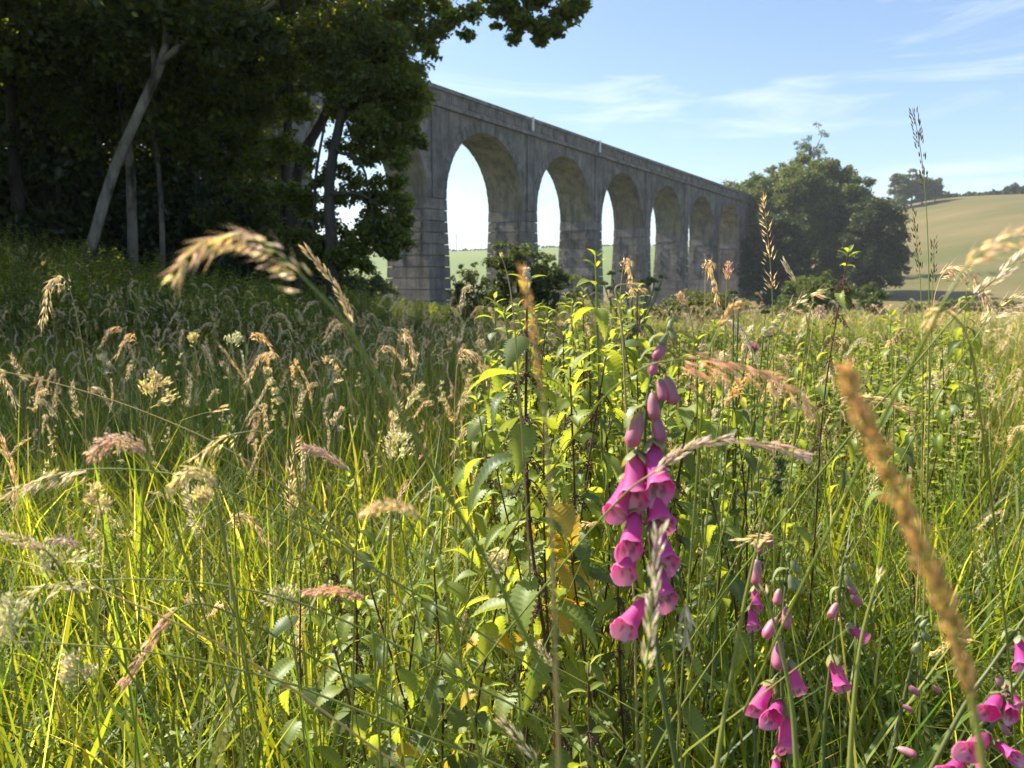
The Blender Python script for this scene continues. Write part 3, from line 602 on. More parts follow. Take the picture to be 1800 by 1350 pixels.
def head(mb, kind, Q, width=1.0, dens=1.0, rng=RNG, mi=0, big=1.0):
    """seed head along the polyline Q (tip first)"""
    Q = np.asarray(Q); n = len(Q); T = -np.gradient(Q, axis=0); T /= np.linalg.norm(T, axis=1)[:, None] + 1e-9
    seglen = np.linalg.norm(np.diff(Q, axis=0), axis=1).sum()
    def along(m, lo=0.0, hi=1.0):
        u = lo + (hi - lo) * rng.random(m); i = u * (n - 1); k = np.minimum(i.astype(int), n - 2); fr = (i - k)[:, None]
        return u, Q[k] * (1 - fr) + Q[k + 1] * fr, T[k]
    def perp(t):
        d = rng.normal(size=t.shape); d -= t * (d * t).sum(1)[:, None]; return d / (np.linalg.norm(d, axis=1)[:, None] + 1e-9)
    out = []
    if kind == 'fog':                              # soft dense plume made of short side tufts
        m = int(seglen / 0.00022 * dens); u, P, t = along(m); prof = np.sin(np.pi * np.clip(u * 0.92 + 0.07, 0, 1)) ** 0.55
        lob = 0.7 + 0.3 * np.sin(u * 60 + rng.random() * 6); d = perp(t); off = (rng.random(m) ** 0.6 * 0.0062 * width * prof * lob)[:, None]
        out.append((P + d * off, t + d * 0.45, 0.0042 * big, 0.00062 * big))
    elif kind == 'oat':                            # spikelets hanging from short side branches, long awns
        m = int(seglen / 0.0011 * dens); u, P, t = along(m); d = perp(t); d[:, 2] -= 0.55; off = (rng.random(m) * 0.010 * width * (0.3 + 0.9 * u))[:, None]
        out.append((P + d * off, t * 0.85 + d * 0.35 + np.array([0, 0, -0.25]), 0.0105 * big, 0.0011 * big))
        k = m // 2; out.append((P[:k] + d[:k] * off[:k], t[:k] + d[:k] * 0.5, 0.02 * big, 0.00025 * big))
    elif kind == 'panicle':                        # cream clusters on spreading branches
        nb = max(5, int(seglen / 0.009 * dens)); u, P, t = along(nb); d = perp(t); L = 0.017 * width * (0.25 + u)
        for j in range(nb):
            e = P[j] + (d[j] * 0.8 + t[j] * 0.6) * L[j]; mb.tube([P[j], e], 0.0004 * big, 3, mi=mi, cap=False)
            m = int(34 * dens) + 4; pos = P[j] + (e - P[j]) * (0.35 + 0.75 * rng.random(m))[:, None] + rng.normal(size=(m, 3)) * 0.0026 * width
            out.append((pos, np.tile(d[j] + t[j], (m, 1)) + rng.normal(size=(m, 3)) * 0.4, 0.0046 * big, 0.0008 * big))
    elif kind == 'cock':                           # tight one-sided lumps
        nb = max(4, int(seglen / 0.010 * dens)); u = np.linspace(0.02, 1, nb); i = (u * (n - 1)).astype(int).clip(0, n - 2); d = perp(T[i])
        for j in range(nb):
            c = Q[i[j]] + d[j] * (0.003 + 0.006 * u[j]) * width; m = int(50 * dens) + 5
            out.append((c + rng.normal(size=(m, 3)) * 0.0026 * width, np.tile(T[i[j]] + d[j] * 0.6, (m, 1)) + rng.normal(size=(m, 3)) * 0.35, 0.0052 * big, 0.0008 * big))
    else:                                          # spike: close spikelets, two ranks
        m = int(seglen / 0.0011 * dens); u, P, t = along(m); d = perp(t)
        out.append((P + d * 0.0016 * width, t + d * 0.30, 0.0085 * big, 0.0009 * big))
    for P, D, L, w in out:
        V, F, col = spindle(np.asarray(P), np.asarray(D), L, w, rng, 3); mb.add(V, F, col, mi)
HEADM = {'fog': 'seed_pink', 'oat': 'seed', 'panicle': 'seed_cream', 'cock': 'seed_cream', 'spike': 'seed'}
def stalk(name, label, pts, kind, nh, width=1.0, mat=None, stem='stem', r=0.0009, dens=1.0, group=None, big=1.0, root_to=None, blade=False):
    """pts: (px, py, depth) from the tip down; the first nh of the polyline's share carries the head; the stem goes on to the ground"""
    P = [at(*p) for p in pts]
    a, b2 = P[-2], P[-1]; dr = (b2 - a).normalized()
    if root_to is None:
        hl_ = math.hypot(dr.x, dr.y); k_ = 0.0 if (pts[-1][2] < 0.5 and pts[-1][1] > 1290) else min(0.55, 0.2 + 0.45 * hl_) * max(b2.z, 0.05) / 0.7
        fx, fy = b2.x + dr.x * k_, max(b2.y + dr.y * k_, 0.06)
    else: fx, fy = root_to
    foot = Vector((fx, fy, gz(fx, fy) - 0.01)); n0 = len(P)
    ctl = b2 + dr * ((b2 - foot).length * 0.5)
    bez = [b2 * (1 - t) ** 2 + ctl * (2 * t * (1 - t)) + foot * t * t for t in (0.25, 0.5, 0.75, 1.0)]
    root = thing(name, foot, label, 'grass stalk', group)
    Qv = spline([p - foot for p in P], 40); cut = max(3, int(40 * nh))
    Qa = np.concatenate([spline([p - foot for p in P], 45)[:-1], spline([P[-1] - foot] + [p - foot for p in bez], 16)])
    mb = MB(); rr = np.linspace(r * 0.35, r * 1.25, 60); mb.tube(Qa, rr, 5); mb.build('stem', stem, root, smooth=True)
    mb = MB(); head(mb, kind, Qv[:cut], width, dens, mi=0, big=big); mb.build('seed_head', mat or HEADM[kind], root)
    if blade:
        o = link('leaf_blade', BLADE_ME, root); o.location = Vector(Qa[50]); o.rotation_euler = (0, 0, rnd.random() * 6.28)
    return root
def blades_mesh(name, n, hmin, hmax, spread, wmin, wmax, seed, segs=5, mat='blade', bend=(0.15, 0.9)):
    g = np.random.default_rng(seed); V = []; F = []; CC = []; off = 0
    for i in range(n):
        a = g.random() * 6.283; rr = spread * math.sqrt(g.random()); b = np.array([rr * math.cos(a), rr * math.sin(a), 0.0])
        az = a + g.normal() * 0.9; h = hmin + (hmax - hmin) * g.random(); w = wmin + (wmax - wmin) * g.random()
        d = np.array([math.cos(az), math.sin(az), 0]); sd = np.array([-d[1], d[0], 0]); be = bend[0] + (bend[1] - bend[0]) * g.random() ** 1.5
        lean = 0.08 + 0.3 * g.random(); tw = g.normal() * 0.8
        c = 0.75 + 0.5 * g.random(); yl = g.random(); dead = g.random() < 0.07
        for k in range(segs + 1):
            t = k / segs; ang = lean * t + be * t * t * 1.3
            p = b + d * (h * (0.75 * math.sin(ang) * t)) + np.array([0, 0, h * t * math.cos(ang * 0.85)])
            ww = w * (1 - t ** 2.2) * (0.55 + 0.9 * min(t * 2.5, 1)) * 0.5 + 0.0002; s2 = sd * math.cos(tw * t) + d * math.sin(tw * t)
            V += [p - s2 * ww, p + s2 * ww]
            cc = [1.9, 1.35, 1.6] if dead else [c * (0.8 + 0.5 * yl), c, c * 0.9]; CC += [cc, cc]
        F += [(off + 2 * k, off + 2 * k + 1, off + 2 * k + 3, off + 2 * k + 2) for k in range(segs)]; off += 2 * (segs + 1)
    mb = MB(); mb.add(V, F, np.array(CC)); return mb.mesh(name, mat)
BLADE_ME = blades_mesh('leaf_blade', 1, 0.25, 0.3, 0.0, 0.006, 0.007, 3)

protoC = bpy.data.collections.new('meadow_prototypes')          # source shapes of the uncountable grass, not in the scene itself
def pro(me, coll):
    o = bpy.data.objects.new(me.name, me); coll.objects.link(o)
def gn_scatter(name, label, cat, coll, P, rot, scl, idx):
    me = bpy.data.meshes.new(name); me.vertices.add(len(P)); me.vertices.foreach_set('co', np.asarray(P, np.float32).ravel())
    for nm, ty, dat, ky in (('rot', 'FLOAT_VECTOR', rot, 'vector'), ('scl', 'FLOAT_VECTOR', scl, 'vector'), ('idx', 'INT', idx, 'value')):
        a = me.attributes.new(nm, ty, 'POINT'); a.data.foreach_set(ky, np.asarray(dat, np.int32 if ty == 'INT' else np.float32).ravel())
    o = link(name, me); tag(o, label, cat, kind='stuff')
    ng = bpy.data.node_groups.new(name, 'GeometryNodeTree')
    ng.interface.new_socket('Geometry', in_out='INPUT', socket_type='NodeSocketGeometry'); ng.interface.new_socket('Geometry', in_out='OUTPUT', socket_type='NodeSocketGeometry')
    n, l = ng.nodes, ng.links
    gi = n.new('NodeGroupInput'); go = n.new('NodeGroupOutput'); ip = n.new('GeometryNodeInstanceOnPoints'); ci = n.new('GeometryNodeCollectionInfo')
    ci.inputs['Collection'].default_value = coll; ci.inputs['Separate Children'].default_value = True; ci.inputs['Reset Children'].default_value = True
    ip.inputs['Pick Instance'].default_value = True
    def na(nm, ty):
        q = n.new('GeometryNodeInputNamedAttribute'); q.data_type = ty; q.inputs['Name'].default_value = nm; return q.outputs['Attribute']
    er = n.new('FunctionNodeEulerToRotation'); l.new(na('rot', 'FLOAT_VECTOR'), er.inputs[0])
    l.new(gi.outputs[0], ip.inputs['Points']); l.new(ci.outputs[0], ip.inputs['Instance']); l.new(er.outputs[0], ip.inputs['Rotation'])
    l.new(na('scl', 'FLOAT_VECTOR'), ip.inputs['Scale']); l.new(na('idx', 'INT'), ip.inputs['Instance Index']); l.new(ip.outputs[0], go.inputs[0])
    md = o.modifiers.new('scatter', 'NODES'); md.node_group = ng
    return o
def patch(x, y):                              # uneven growth across the meadow, 0 to 1
    return 0.5 + 0.25 * np.sin(0.9 * x + 1.7 * np.sin(0.35 * y) + 0.4) + 0.25 * np.sin(0.62 * y - 0.8 * np.sin(0.5 * x) + 2.0 + 0.3 * x)
def wedge(n, y0, y1, side=0.74, pad=1.2, power=1.0, rng=RNG):
    y = y0 + (y1 - y0) * rng.random(n) ** power; x = (rng.random(n) * 2 - 1) * (side * y + pad); return x, y
# --- blades: one mesh, fewer segments and wider blades with distance
def blade_field(N, cx, cy, h, w, segs, spread, bend, rng=RNG):
    """N blades per clump centre, vectorised; returns verts, quads, colours"""
    n = len(cx) * N; X = np.repeat(cx, N); Yv = np.repeat(cy, N); a = rng.random(n) * 6.283; rr = spread * np.sqrt(rng.random(n))
    bx, by = X + rr * np.cos(a), Yv + rr * np.sin(a); bz = G(bx, by) - 0.02
    kind = np.repeat(rng.random(len(cx)), N)                       # fine, ordinary or broad-leaved clump
    hh = (h[0] + (h[1] - h[0]) * rng.random(n)) * np.repeat((0.75 + 0.4 * rng.random(len(cx))) * (0.82 + 0.4 * patch(cx, cy)), N) * np.where(kind < 0.2, 1.25, 1.0)
    ww = (w[0] + (w[1] - w[0]) * rng.random(n) ** 1.4) * np.where(kind < 0.25, 0.6, np.where(kind > 0.82, 1.7, 1.0))
    az = a + rng.normal(size=n) * 1.0; be = bend[0] + (bend[1] - bend[0]) * rng.random(n) ** 1.1; lean = 0.03 + 0.75 * rng.random(n) ** 2; wind = 0.5; tw = rng.normal(size=n) * 0.9
    d = np.stack([np.cos(az), np.sin(az), np.zeros(n)], 1); sd = np.stack([-np.sin(az), np.cos(az), np.zeros(n)], 1)
    ts = np.linspace(0, 1, segs + 1); V = np.empty((n, segs + 1, 2, 3)); p = np.stack([bx, by, bz], 1); pr = 0
    for k, t in enumerate(ts):
        if k:
            ang = lean + be * 1.75 * ((t + pr) / 2) ** 1.4; st = hh * (t - pr); p = p + d * (np.sin(ang) * st)[:, None]; p[:, 2] += np.cos(ang) * st
        wk = ww * (1 - t ** 2.4) * (0.55 + 0.9 * min(t * 2.5, 1)) * 0.5 + 0.00025
        s2 = sd * np.cos(tw * t)[:, None] + d * np.sin(tw * t)[:, None] * 0.8
        V[:, k, 0] = p - s2 * wk[:, None]; V[:, k, 1] = p + s2 * wk[:, None]; pr = t
    m = 2 * (segs + 1); q = np.stack([np.array([2 * k, 2 * k + 1, 2 * k + 3, 2 * k + 2]) for k in range(segs)])
    F = (np.arange(n)[:, None, None] * m + q[None]).reshape(-1, 4)
    c = np.repeat(0.75 + 0.5 * rng.random(len(cx)), N) * (0.75 + 0.5 * rng.random(n)); yl = rng.random(n) * 0.6 + np.repeat(rng.random(len(cx)), N) * 0.5
    col = np.stack([c * (0.72 + 0.62 * yl), c, c * 0.9], 1); dead = rng.random(n) < 0.10; col[dead] = (2.7, 1.9, 4.5); dk = rng.random(n) < 0.25; col[dk] *= 0.55
    return V.reshape(-1, 3), F, np.repeat(col, m, 0)
VV, FF, CC, off = [], [], [], 0
for n, N, y0, y1, h, w, segs, sp_, pw in ((1450, 28, 0.45, 2.3, (0.26, 0.70), (0.004, 0.010), 6, 0.08, 0.8), (2700, 22, 2.1, 6.2, (0.3, 0.68), (0.005, 0.010), 4, 0.09, 0.75), (4200, 13, 5.8, 16, (0.35, 0.7), (0.008, 0.015), 3, 0.14, 0.8),
                                         (6500, 9, 15, 45, (0.35, 0.7), (0.018, 0.035), 2, 0.3, 0.75), (5500, 7, 42, 130, (0.4, 0.75), (0.06, 0.10), 2, 0.7, 0.7)):
    x, y = wedge(n, y0, y1, power=pw); nr = np.hypot(x, y)
    V, F, cc = blade_field(N, x, y, h, w, segs, sp_, (0.05, 1.5)); VV.append(V); FF.append(F + off); CC.append(cc); off += len(V)
me = bpy.data.meshes.new('meadow_grass'); F = np.concatenate(FF); fill(me, np.concatenate(VV), F.ravel(), np.full(len(F), 4), np.concatenate(CC)); me.materials.append(M['blade'])
tag(link('meadow_grass', me), 'long green grass blades filling the meadow', 'grass', kind='stuff')
# --- seed heads standing above the blades
cS = bpy.data.collections.new('seed_head_sources')
def proto_stalk(nm, kind, h, hl, lean, mat, width, dens, big, seed, stem='straw', r=0.0011):
    g = np.random.default_rng(seed); mb = MB()
    c = spline([(lean, 0, h), (lean * 0.75, 0.01, h - hl * 0.45), (lean * 0.35, 0, h - hl * 1.1), (0.02, 0, h * 0.5), (0, 0, -0.02)], 22) if lean < 0.12 else \
        spline([(lean, 0, h - hl * 0.45), (lean * 0.62, 0, h), (lean * 0.28, 0, h - hl * 0.35), (0.03, 0, h * 0.55), (0, 0, -0.02)], 22)
    mb.tube(c, np.linspace(r * 0.5, r * 1.2, 22), 3, mi=1, cap=False); L = np.linalg.norm(np.diff(c, axis=0), axis=1); cut = max(3, int(np.searchsorted(np.cumsum(L), hl)) + 1)
    head(mb, kind, c[:cut], width, dens, g, 0, big); pro(mb.mesh(nm, [mat, stem]), cS)
proto_stalk('a', 'fog', 0.86, 0.085, 0.05, 'seed_pink', 0.95, 0.35, 1.6, 1)
proto_stalk('b', 'fog', 0.78, 0.10, 0.15, 'seed', 1.0, 0.35, 1.6, 2)
proto_stalk('c', 'oat', 1.08, 0.17, 0.16, 'seed', 1.3, 0.7, 1.35, 3)
proto_stalk('d', 'oat', 0.95, 0.15, 0.08, 'seed', 1.2, 0.7, 1.3, 4)
proto_stalk('e', 'panicle', 0.80, 0.085, 0.03, 'seed_cream', 0.9, 0.4, 1.4, 5, 'stem')
proto_stalk('f', 'cock', 0.90, 0.075, 0.04, 'seed_cream', 0.85, 0.35, 1.4, 6, 'stem')
proto_stalk('g', 'spike', 0.90, 0.14, 0.09, 'seed', 1.0, 0.9, 1.25, 7)
proto_stalk('h', 'panicle', 0.92, 0.11, 0.10, 'seed', 1.2, 0.55, 1.5, 8)
X, Y_, S, I = [], [], [], []
for n, y0, y1, sw, pw in ((260, 0.95, 2.6, 0.8, 0.8), (1300, 2.2, 6, 1.0, 0.8), (4600, 5.5, 16, 1.1, 0.85), (6500, 15, 45, 1.35, 0.8), (2600, 42, 120, 2.2, 0.8)):
    x, y = wedge(n, y0, y1, power=pw); s = (0.62 + 0.42 * RNG.random(n)) * (0.78 + 0.5 * patch(x, y)); X.append(x); Y_.append(y); I.append(RNG.choice(8, n, p=[.13, .12, .15, .14, .14, .1, .12, .1])); S.append(np.stack([s * sw, s * sw, s * (1 + 0.04 * (sw - 1))], 1))
X, Y_, S, I = map(np.concatenate, (X, Y_, S, I))
rot = np.stack([RNG.normal(size=len(X)) * 0.13, RNG.normal(size=len(X)) * 0.13, RNG.random(len(X)) * 6.28], 1)
gn_scatter('meadow_seed_heads', 'pale flowering grass stems massed across the meadow', 'grass', cS, np.stack([X, Y_, G(X, Y_)], 1), rot, S, I)

# ------------------------------------------------------------------ nettles
def leaf_mesh(name, n=13, teeth=0.16, wide=0.30, droop=0.5, fold=0.25, seed=0, mat='nettle'):
    """unit-length serrated leaf along +X, drooping tip, veined relief"""
    g = np.random.default_rng(seed); mb = MB(); V = []; CC = []
    for k in range(2 * n + 1):
        t = k / (2 * n); w = wide * (math.sin(math.pi * min(1, t * 1.02) ** 0.72) ** 0.9 + 0.02) * (1 if t < 1 else 0.01)
        we = w * (1 + (teeth if k % 2 else -teeth)); xs_ = t + (0.035 if k % 2 else 0) * (1 - t)
        z0 = 0.10 * math.sin(t * 2.4) - droop * t * t * 0.75; v = 0.018 * (1 if k % 2 else -1)
        x = t * (1 - 0.22 * droop * t)
        for sd, fr in ((-1, 1), (-1, 0.5), (0, 0), (1, 0.5), (1, 1)):
            V.append((x + (xs_ - t) * fr - 0.05 * fr * (1 - t), sd * we * fr, z0 + fold * w * fr + (v if fr == 0.5 else 0)))
            c = 1.15 if fr == 0 else 0.9 + 0.15 * (k % 2) ; CC.append((c, c, c))
    f = [(5 * k + j, 5 * k + j + 1, 5 * k + 6 + j, 5 * k + 5 + j) for k in range(2 * n) for j in range(4)]
    V.append((-0.14, 0.006, -0.01)); V.append((-0.14, -0.006, -0.01)); CC += [(1.2, 1.1, 1)] * 2; m = len(V)
    f.append((m - 1, m - 2, 2, 2 - 1))
    V2 = np.array(V); V2[:, 0] += 0.14
    mb.add(V2, f, np.array(CC)); return mb.mesh(name, mat, True)
NL = [leaf_mesh('leaf', droop=d, fold=fo, wide=w, seed=k) for k, (d, fo, w) in enumerate([(0.35, 0.3, 0.20), (0.6, 0.2, 0.235), (0.9, 0.35, 0.21), (0.2, 0.45, 0.18)])]
M['nettle_dull'] = leaf_mat('dull_nettle_leaf', (0.10, 0.15, 0.05), (0.26, 0.33, 0.05), tmix=0.45, gloss=0.03, var=0.3)
NL += [leaf_mesh('leaf', droop=1.25, fold=0.6, wide=0.2, seed=7, n=10, teeth=0.2), leaf_mesh('leaf', droop=0.5, fold=-0.15, wide=0.26, seed=8, mat='nettle_dull'), leaf_mesh('leaf', droop=0.75, fold=0.5, wide=0.17, seed=9, mat='nettle_dull')]
NLY = leaf_mesh('leaf', droop=0.8, fold=0.3, wide=0.33, mat='nettle_yellow')
def catkin_mesh(seed):
    mb = MB(); g = np.random.default_rng(seed)
    for k in range(7):
        a = g.random() * 6.28; L = 0.016 + 0.014 * g.random(); e = np.array([math.cos(a) * L * 0.8, math.sin(a) * L * 0.8, -L * 0.9])
        Q = np.array([np.array([0, 0, 0.0]) + e * t + np.array([0, 0, 0.006 * math.sin(t * 3)]) for t in np.linspace(0, 1, 5)])
        mb.tube(Q, 0.0004, 3); u = g.random(16); P = e[None] * u[:, None] + g.normal(size=(16, 3)) * 0.0013
        V, F, col = spindle(P, g.normal(size=(16, 3)) + np.array([0, 0, -1]), 0.003, 0.0011, g, 3); mb.add(V, F, col)
    return mb.mesh('catkin', 'seed_brown')
CK = [catkin_mesh(1), catkin_mesh(2)]
def nettle(label, top, d, group=None, foot=None, size=1.0, dark=False, catk=False, yellow=0.0, vis=0.55, lean=0.0, name='nettle', leafless=0.0, gap=1.0):
    T = at(top[0], top[1], d)
    fx, fy = foot if foot else (T.x + rnd.uniform(-0.16, 0.16) + lean, T.y + rnd.uniform(-0.05, 0.14))
    b = Vector((fx, fy, gz(fx, fy) - 0.01)); root = thing(name, b, label, 'nettle', group)
    H = T - b; Q = spline([(0, 0, 0), H * 0.4 + Vector((rnd.uniform(-.04, .04), rnd.uniform(-.04, .04), 0)), H * 0.75 + Vector((rnd.uniform(-.02, .02), rnd.uniform(-.02, .02), 0)), H], 40)
    mb = MB(); mb.tube(Q, np.linspace(0.0026 * size, 0.0011 * size, 40), 6); mb.build('stem', 'stem_dark' if dark else 'stem', root, smooth=True)
    L = H.length; s = 0.006; k = 0; a0 = rnd.random() * 3
    while s < min(vis * size ** 0.3, L * 0.85):
        f = 1 - s / L; i = f * 39; j = min(int(i), 38); p = Vector(Q[j]) * (1 - (i - j)) + Vector(Q[j + 1]) * (i - j)
        ll = (0.016 + 0.040 * min(1, s / 0.16)) * size * rnd.uniform(0.75, 1.3)
        up = 0.9 - 1.3 * min(1, s / 0.10)                      # young leaves point up, older ones out and down
        for sd in (0, 1):
            if rnd.random() < max(leafless, 0.12) and s > 0.05: continue
            a = a0 + k * math.pi / 2 + sd * math.pi + rnd.uniform(-0.45, 0.45)
            dirv = Vector((math.cos(a), math.sin(a), up + rnd.uniform(-0.5, 0.3))).normalized()
            zz = Vector((rnd.uniform(-.35, .35), rnd.uniform(-.35, .35), 1)); yv = zz.cross(dirv).normalized(); zv = dirv.cross(yv)
            m = Matrix((dirv, yv, zv)).transposed().to_4x4() @ Matrix.Scale(ll, 4); m.translation = p
            o = bpy.data.objects.new('leaf', NLY if rnd.random() < yellow and s > 0.12 else NL[rnd.randrange(7) if s > 0.05 else 3]); C.objects.link(o); o.parent = root; o.matrix_basis = m
        if catk and s > 0.07 and rnd.random() < 0.85:
            o = bpy.data.objects.new('catkin', CK[k % 2]); C.objects.link(o); o.parent = root; o.location = p; o.rotation_euler = (0, 0, rnd.random() * 6); o.scale = (size * 1.1,) * 3
        s += (0.010 + 0.030 * min(1, s / 0.10)) * size * rnd.uniform(0.7, 1.5) * gap * 1.12; k += 1
    return root
nettle('tall dark-stemmed nettle with brown seed clusters and a blob of froth on top', (926, 488), 0.92, dark=True, catk=True, size=1.3, vis=0.8, gap=0.9)
sp = at(926, 486, 0.92); mb = MB(); P = RNG.normal(size=(34, 3)) * np.array([0.0022, 0.0022, 0.0034]) + np.array([0, 0, 0.004])
for q in P:
    th = np.linspace(0, np.pi, 5); ph = np.arange(6) * np.pi / 3; rr = 0.0021
    V = [(q[0] + rr * math.sin(t) * math.cos(h), q[1] + rr * math.sin(t) * math.sin(h), q[2] + rr * math.cos(t)) for t in th for h in ph]
    mb.add(V, [(a * 6 + c, a * 6 + (c + 1) % 6, a * 6 + 6 + (c + 1) % 6, a * 6 + 6 + c) for a in range(4) for c in range(6)])
tag(mb.build('froth', 'spit', None, sp, smooth=True), 'small white blob of insect froth on the tallest dark-stemmed nettle', 'froth')
nettle('tall green nettle with drooping leaves standing against the viaduct piers', (1047, 446), 1.15, size=1.35, vis=0.6, gap=1.15)
nettle('dark-stemmed nettle with drooping brown seed clusters, next to the tallest one', (1002, 640), 0.98, dark=True, catk=True, vis=0.5, leafless=0.2)
nettle('slender young nettle just beside the tallest dark-stemmed nettle', (886, 545), 1.12, size=1.15, vis=0.5, gap=1.0)
nettle('nettle with two bright raised leaves standing alone above the seeding grass', (1565, 552), 1.35, size=0.95, vis=0.45, gap=1.6)
nettle('nettle with broad fresh leaves low in the grass, below the cream grass heads', (762, 985), 0.86, dark=True, size=0.95, vis=0.5)
nettle('nettle with a purple stem rising under the pink grass plume', (648, 1020), 0.9, dark=True, size=1.0, vis=0.5, yellow=0.1)
nettle('dead brown nettle with dark withered whorls near the drooping oat grass', (1492, 440), 1.5, dark=True, catk=True, size=1.1, leafless=0.85, vis=0.5, name='dead_nettle')
NG = 'nettles in the patch around the foxglove'
more_n = [(rnd.uniform(845, 1130), rnd.uniform(500, 720), rnd.uniform(1.15, 2.1), 0) for _ in range(30)] + [(rnd.uniform(1130, 1330), rnd.uniform(580, 800), rnd.uniform(1.3, 2.2), 0) for _ in range(12)]
for (px, py, d, y_) in more_n + [(1255, 562, 1.35, 0), (1010, 600, 1.5, 0), (1090, 560, 1.9, 0), (1160, 640, 1.6, 0), (1225, 630, 1.7, .1), (865, 625, 1.3, 0), (838, 700, 1.2, 0), (955, 740, 1.0, .1), (1055, 745, 1.3, .1), (1215, 700, 1.5, 0),
                        (1300, 655, 1.9, 0), (560, 905, 1.05, 0), (528, 985, 0.95, 0), (610, 835, 1.1, 0), (805, 770, 1.3, 0), (872, 820, 1.02, .25), (1022, 850, 1.1, .1), (1085, 960, 1.0, 0), (1035, 1165, 0.85, 0), (850, 1175, 0.85, .15),
                        (930, 1060, 1.0, 0), (585, 1130, 0.82, 0), (690, 1190, 0.82, .3), (1245, 850, 1.2, 0), (1310, 770, 1.6, 0), (1405, 610, 2.3, 0), (1470, 565, 2.5, 0), (1530, 640, 2.1, 0), (1655, 570, 2.0, 0), (1700, 500, 2.2, 0),
                        (900, 690, 1.25, .1), (985, 800, 1.05, .3), (1060, 660, 1.5, .1), (1120, 700, 1.4, 0), (1180, 790, 1.35, 0), (1000, 950, 1.0, .15), (905, 930, 1.0, .4), (780, 870, 1.15, 0), (1270, 960, 1.1, 0), (1215, 1050, 0.95, 0),
                        (620, 960, 1.0, 0), (960, 560, 1.7, 0), (1120, 590, 2.1, 0), (1195, 590, 2.2, 0), (1345, 690, 2.0, 0), (1380, 820, 1.7, 0), (860, 1290, 0.8, .3), (730, 1080, 0.95, 0), (1425, 540, 2.9, 0), (1600, 700, 1.8, 0), (1320, 580, 2.6, 0)]:
    dk, ck = rnd.random() < 0.55, rnd.random() < 0.3
    lab = ('dark-stemmed ' if dk else 'green-stemmed ') + 'nettle' + (' with brown seed clusters' if ck else '') + (' with some yellowed leaves' if y_ else '') + ' round the tall foxglove'
    nettle(lab, (px, py), d, NG, yellow=y_, dark=dk, vis=0.46, size=rnd.uniform(0.85, 1.1), catk=ck)

# leafy undergrowth along the wood edge and below the viaduct
cU = bpy.data.collections.new('undergrowth_sources')
def weed_mesh(nm, seed, h=1.2, mat='nettle'):
    g = np.random.default_rng(seed); mb = MB()
    for q in range(3):
        b = np.array([g.normal() * 0.08, g.normal() * 0.08, 0]); top = b + np.array([g.normal() * 0.12, g.normal() * 0.12, h * (0.7 + 0.3 * g.random())]); mb.tube([b, (b + top) / 2, top], 0.004, 3, (0.5, 0.5, 0.5))
        for k in range(20):
            t = 0.25 + 0.75 * k / 19; p = b + (top - b) * t; a = k * 1.57 + g.normal() * 0.3 + (k % 2) * 3.14; L = (0.19 - 0.13 * t) * (0.8 + 0.4 * g.random())
            d = np.array([math.cos(a), math.sin(a), 0.25]); s_ = np.array([-d[1], d[0], 0]); c = 0.75 + 0.5 * g.random()
            V = [p, p + d * L * 0.45 + s_ * L * 0.27, p + d * L * 0.5 + np.array([0, 0, -0.01]), p + d * L * 0.45 - s_ * L * 0.27, p + d * L + np.array([0, 0, -L * 0.45])]
            mb.add(V, [(0, 2, 1), (0, 3, 2), (1, 2, 4), (2, 3, 4)], (c, c, c))
    pro(mb.mesh(nm, mat), cU)
for k in range(4): weed_mesh('w%d' % k, 70 + k, mat='nettle' if k < 3 else 'leaf_shrub')
n = 2600; y = 10.5 + 18 * RNG.random(n) ** 1.2; x = -0.5 - 20 * RNG.random(n); k = (x < -0.20 * y - 0.35 * (14 - np.minimum(y, 14)) * 0.9) & (x > -0.78 * y - 2); x, y = x[k], y[k]
n2 = 1500; y2 = 26 + 40 * RNG.random(n2); x2 = -0.26 * y2 + 0.42 * y2 * RNG.random(n2); n3 = 900; y3 = 2.6 + 9 * RNG.random(n3) ** 0.8; x3 = y3 * (-0.02 + 0.62 * RNG.random(n3))
s1 = 0.85 + 0.5 * RNG.random(len(x)); s2 = 0.7 + 0.6 * RNG.random(n2); s3 = (0.45 + 0.35 * RNG.random(n3)) * (1 - 0.0 * y3)
n4 = 240; y4 = 0.75 + 2.4 * RNG.random(n4); x4 = y4 * (-0.75 + 1.5 * RNG.random(n4)); s4 = 0.25 + 0.22 * RNG.random(n4)
X = np.concatenate([x, x2, x3, x4]); Y_ = np.concatenate([y, y2, y3, y4]); s_ = np.concatenate([s1, s2, s3, s4]); N = len(X)
gn_scatter('undergrowth', 'nettles and leafy weeds massed along the wood edge and through the meadow', 'undergrowth', cU, np.stack([X, Y_, G(X, Y_) - 0.02], 1),
           np.stack([RNG.normal(size=N) * 0.1, RNG.normal(size=N) * 0.1, RNG.random(N) * 6.28], 1), np.stack([s_, s_, s_], 1), RNG.integers(0, 4, N))

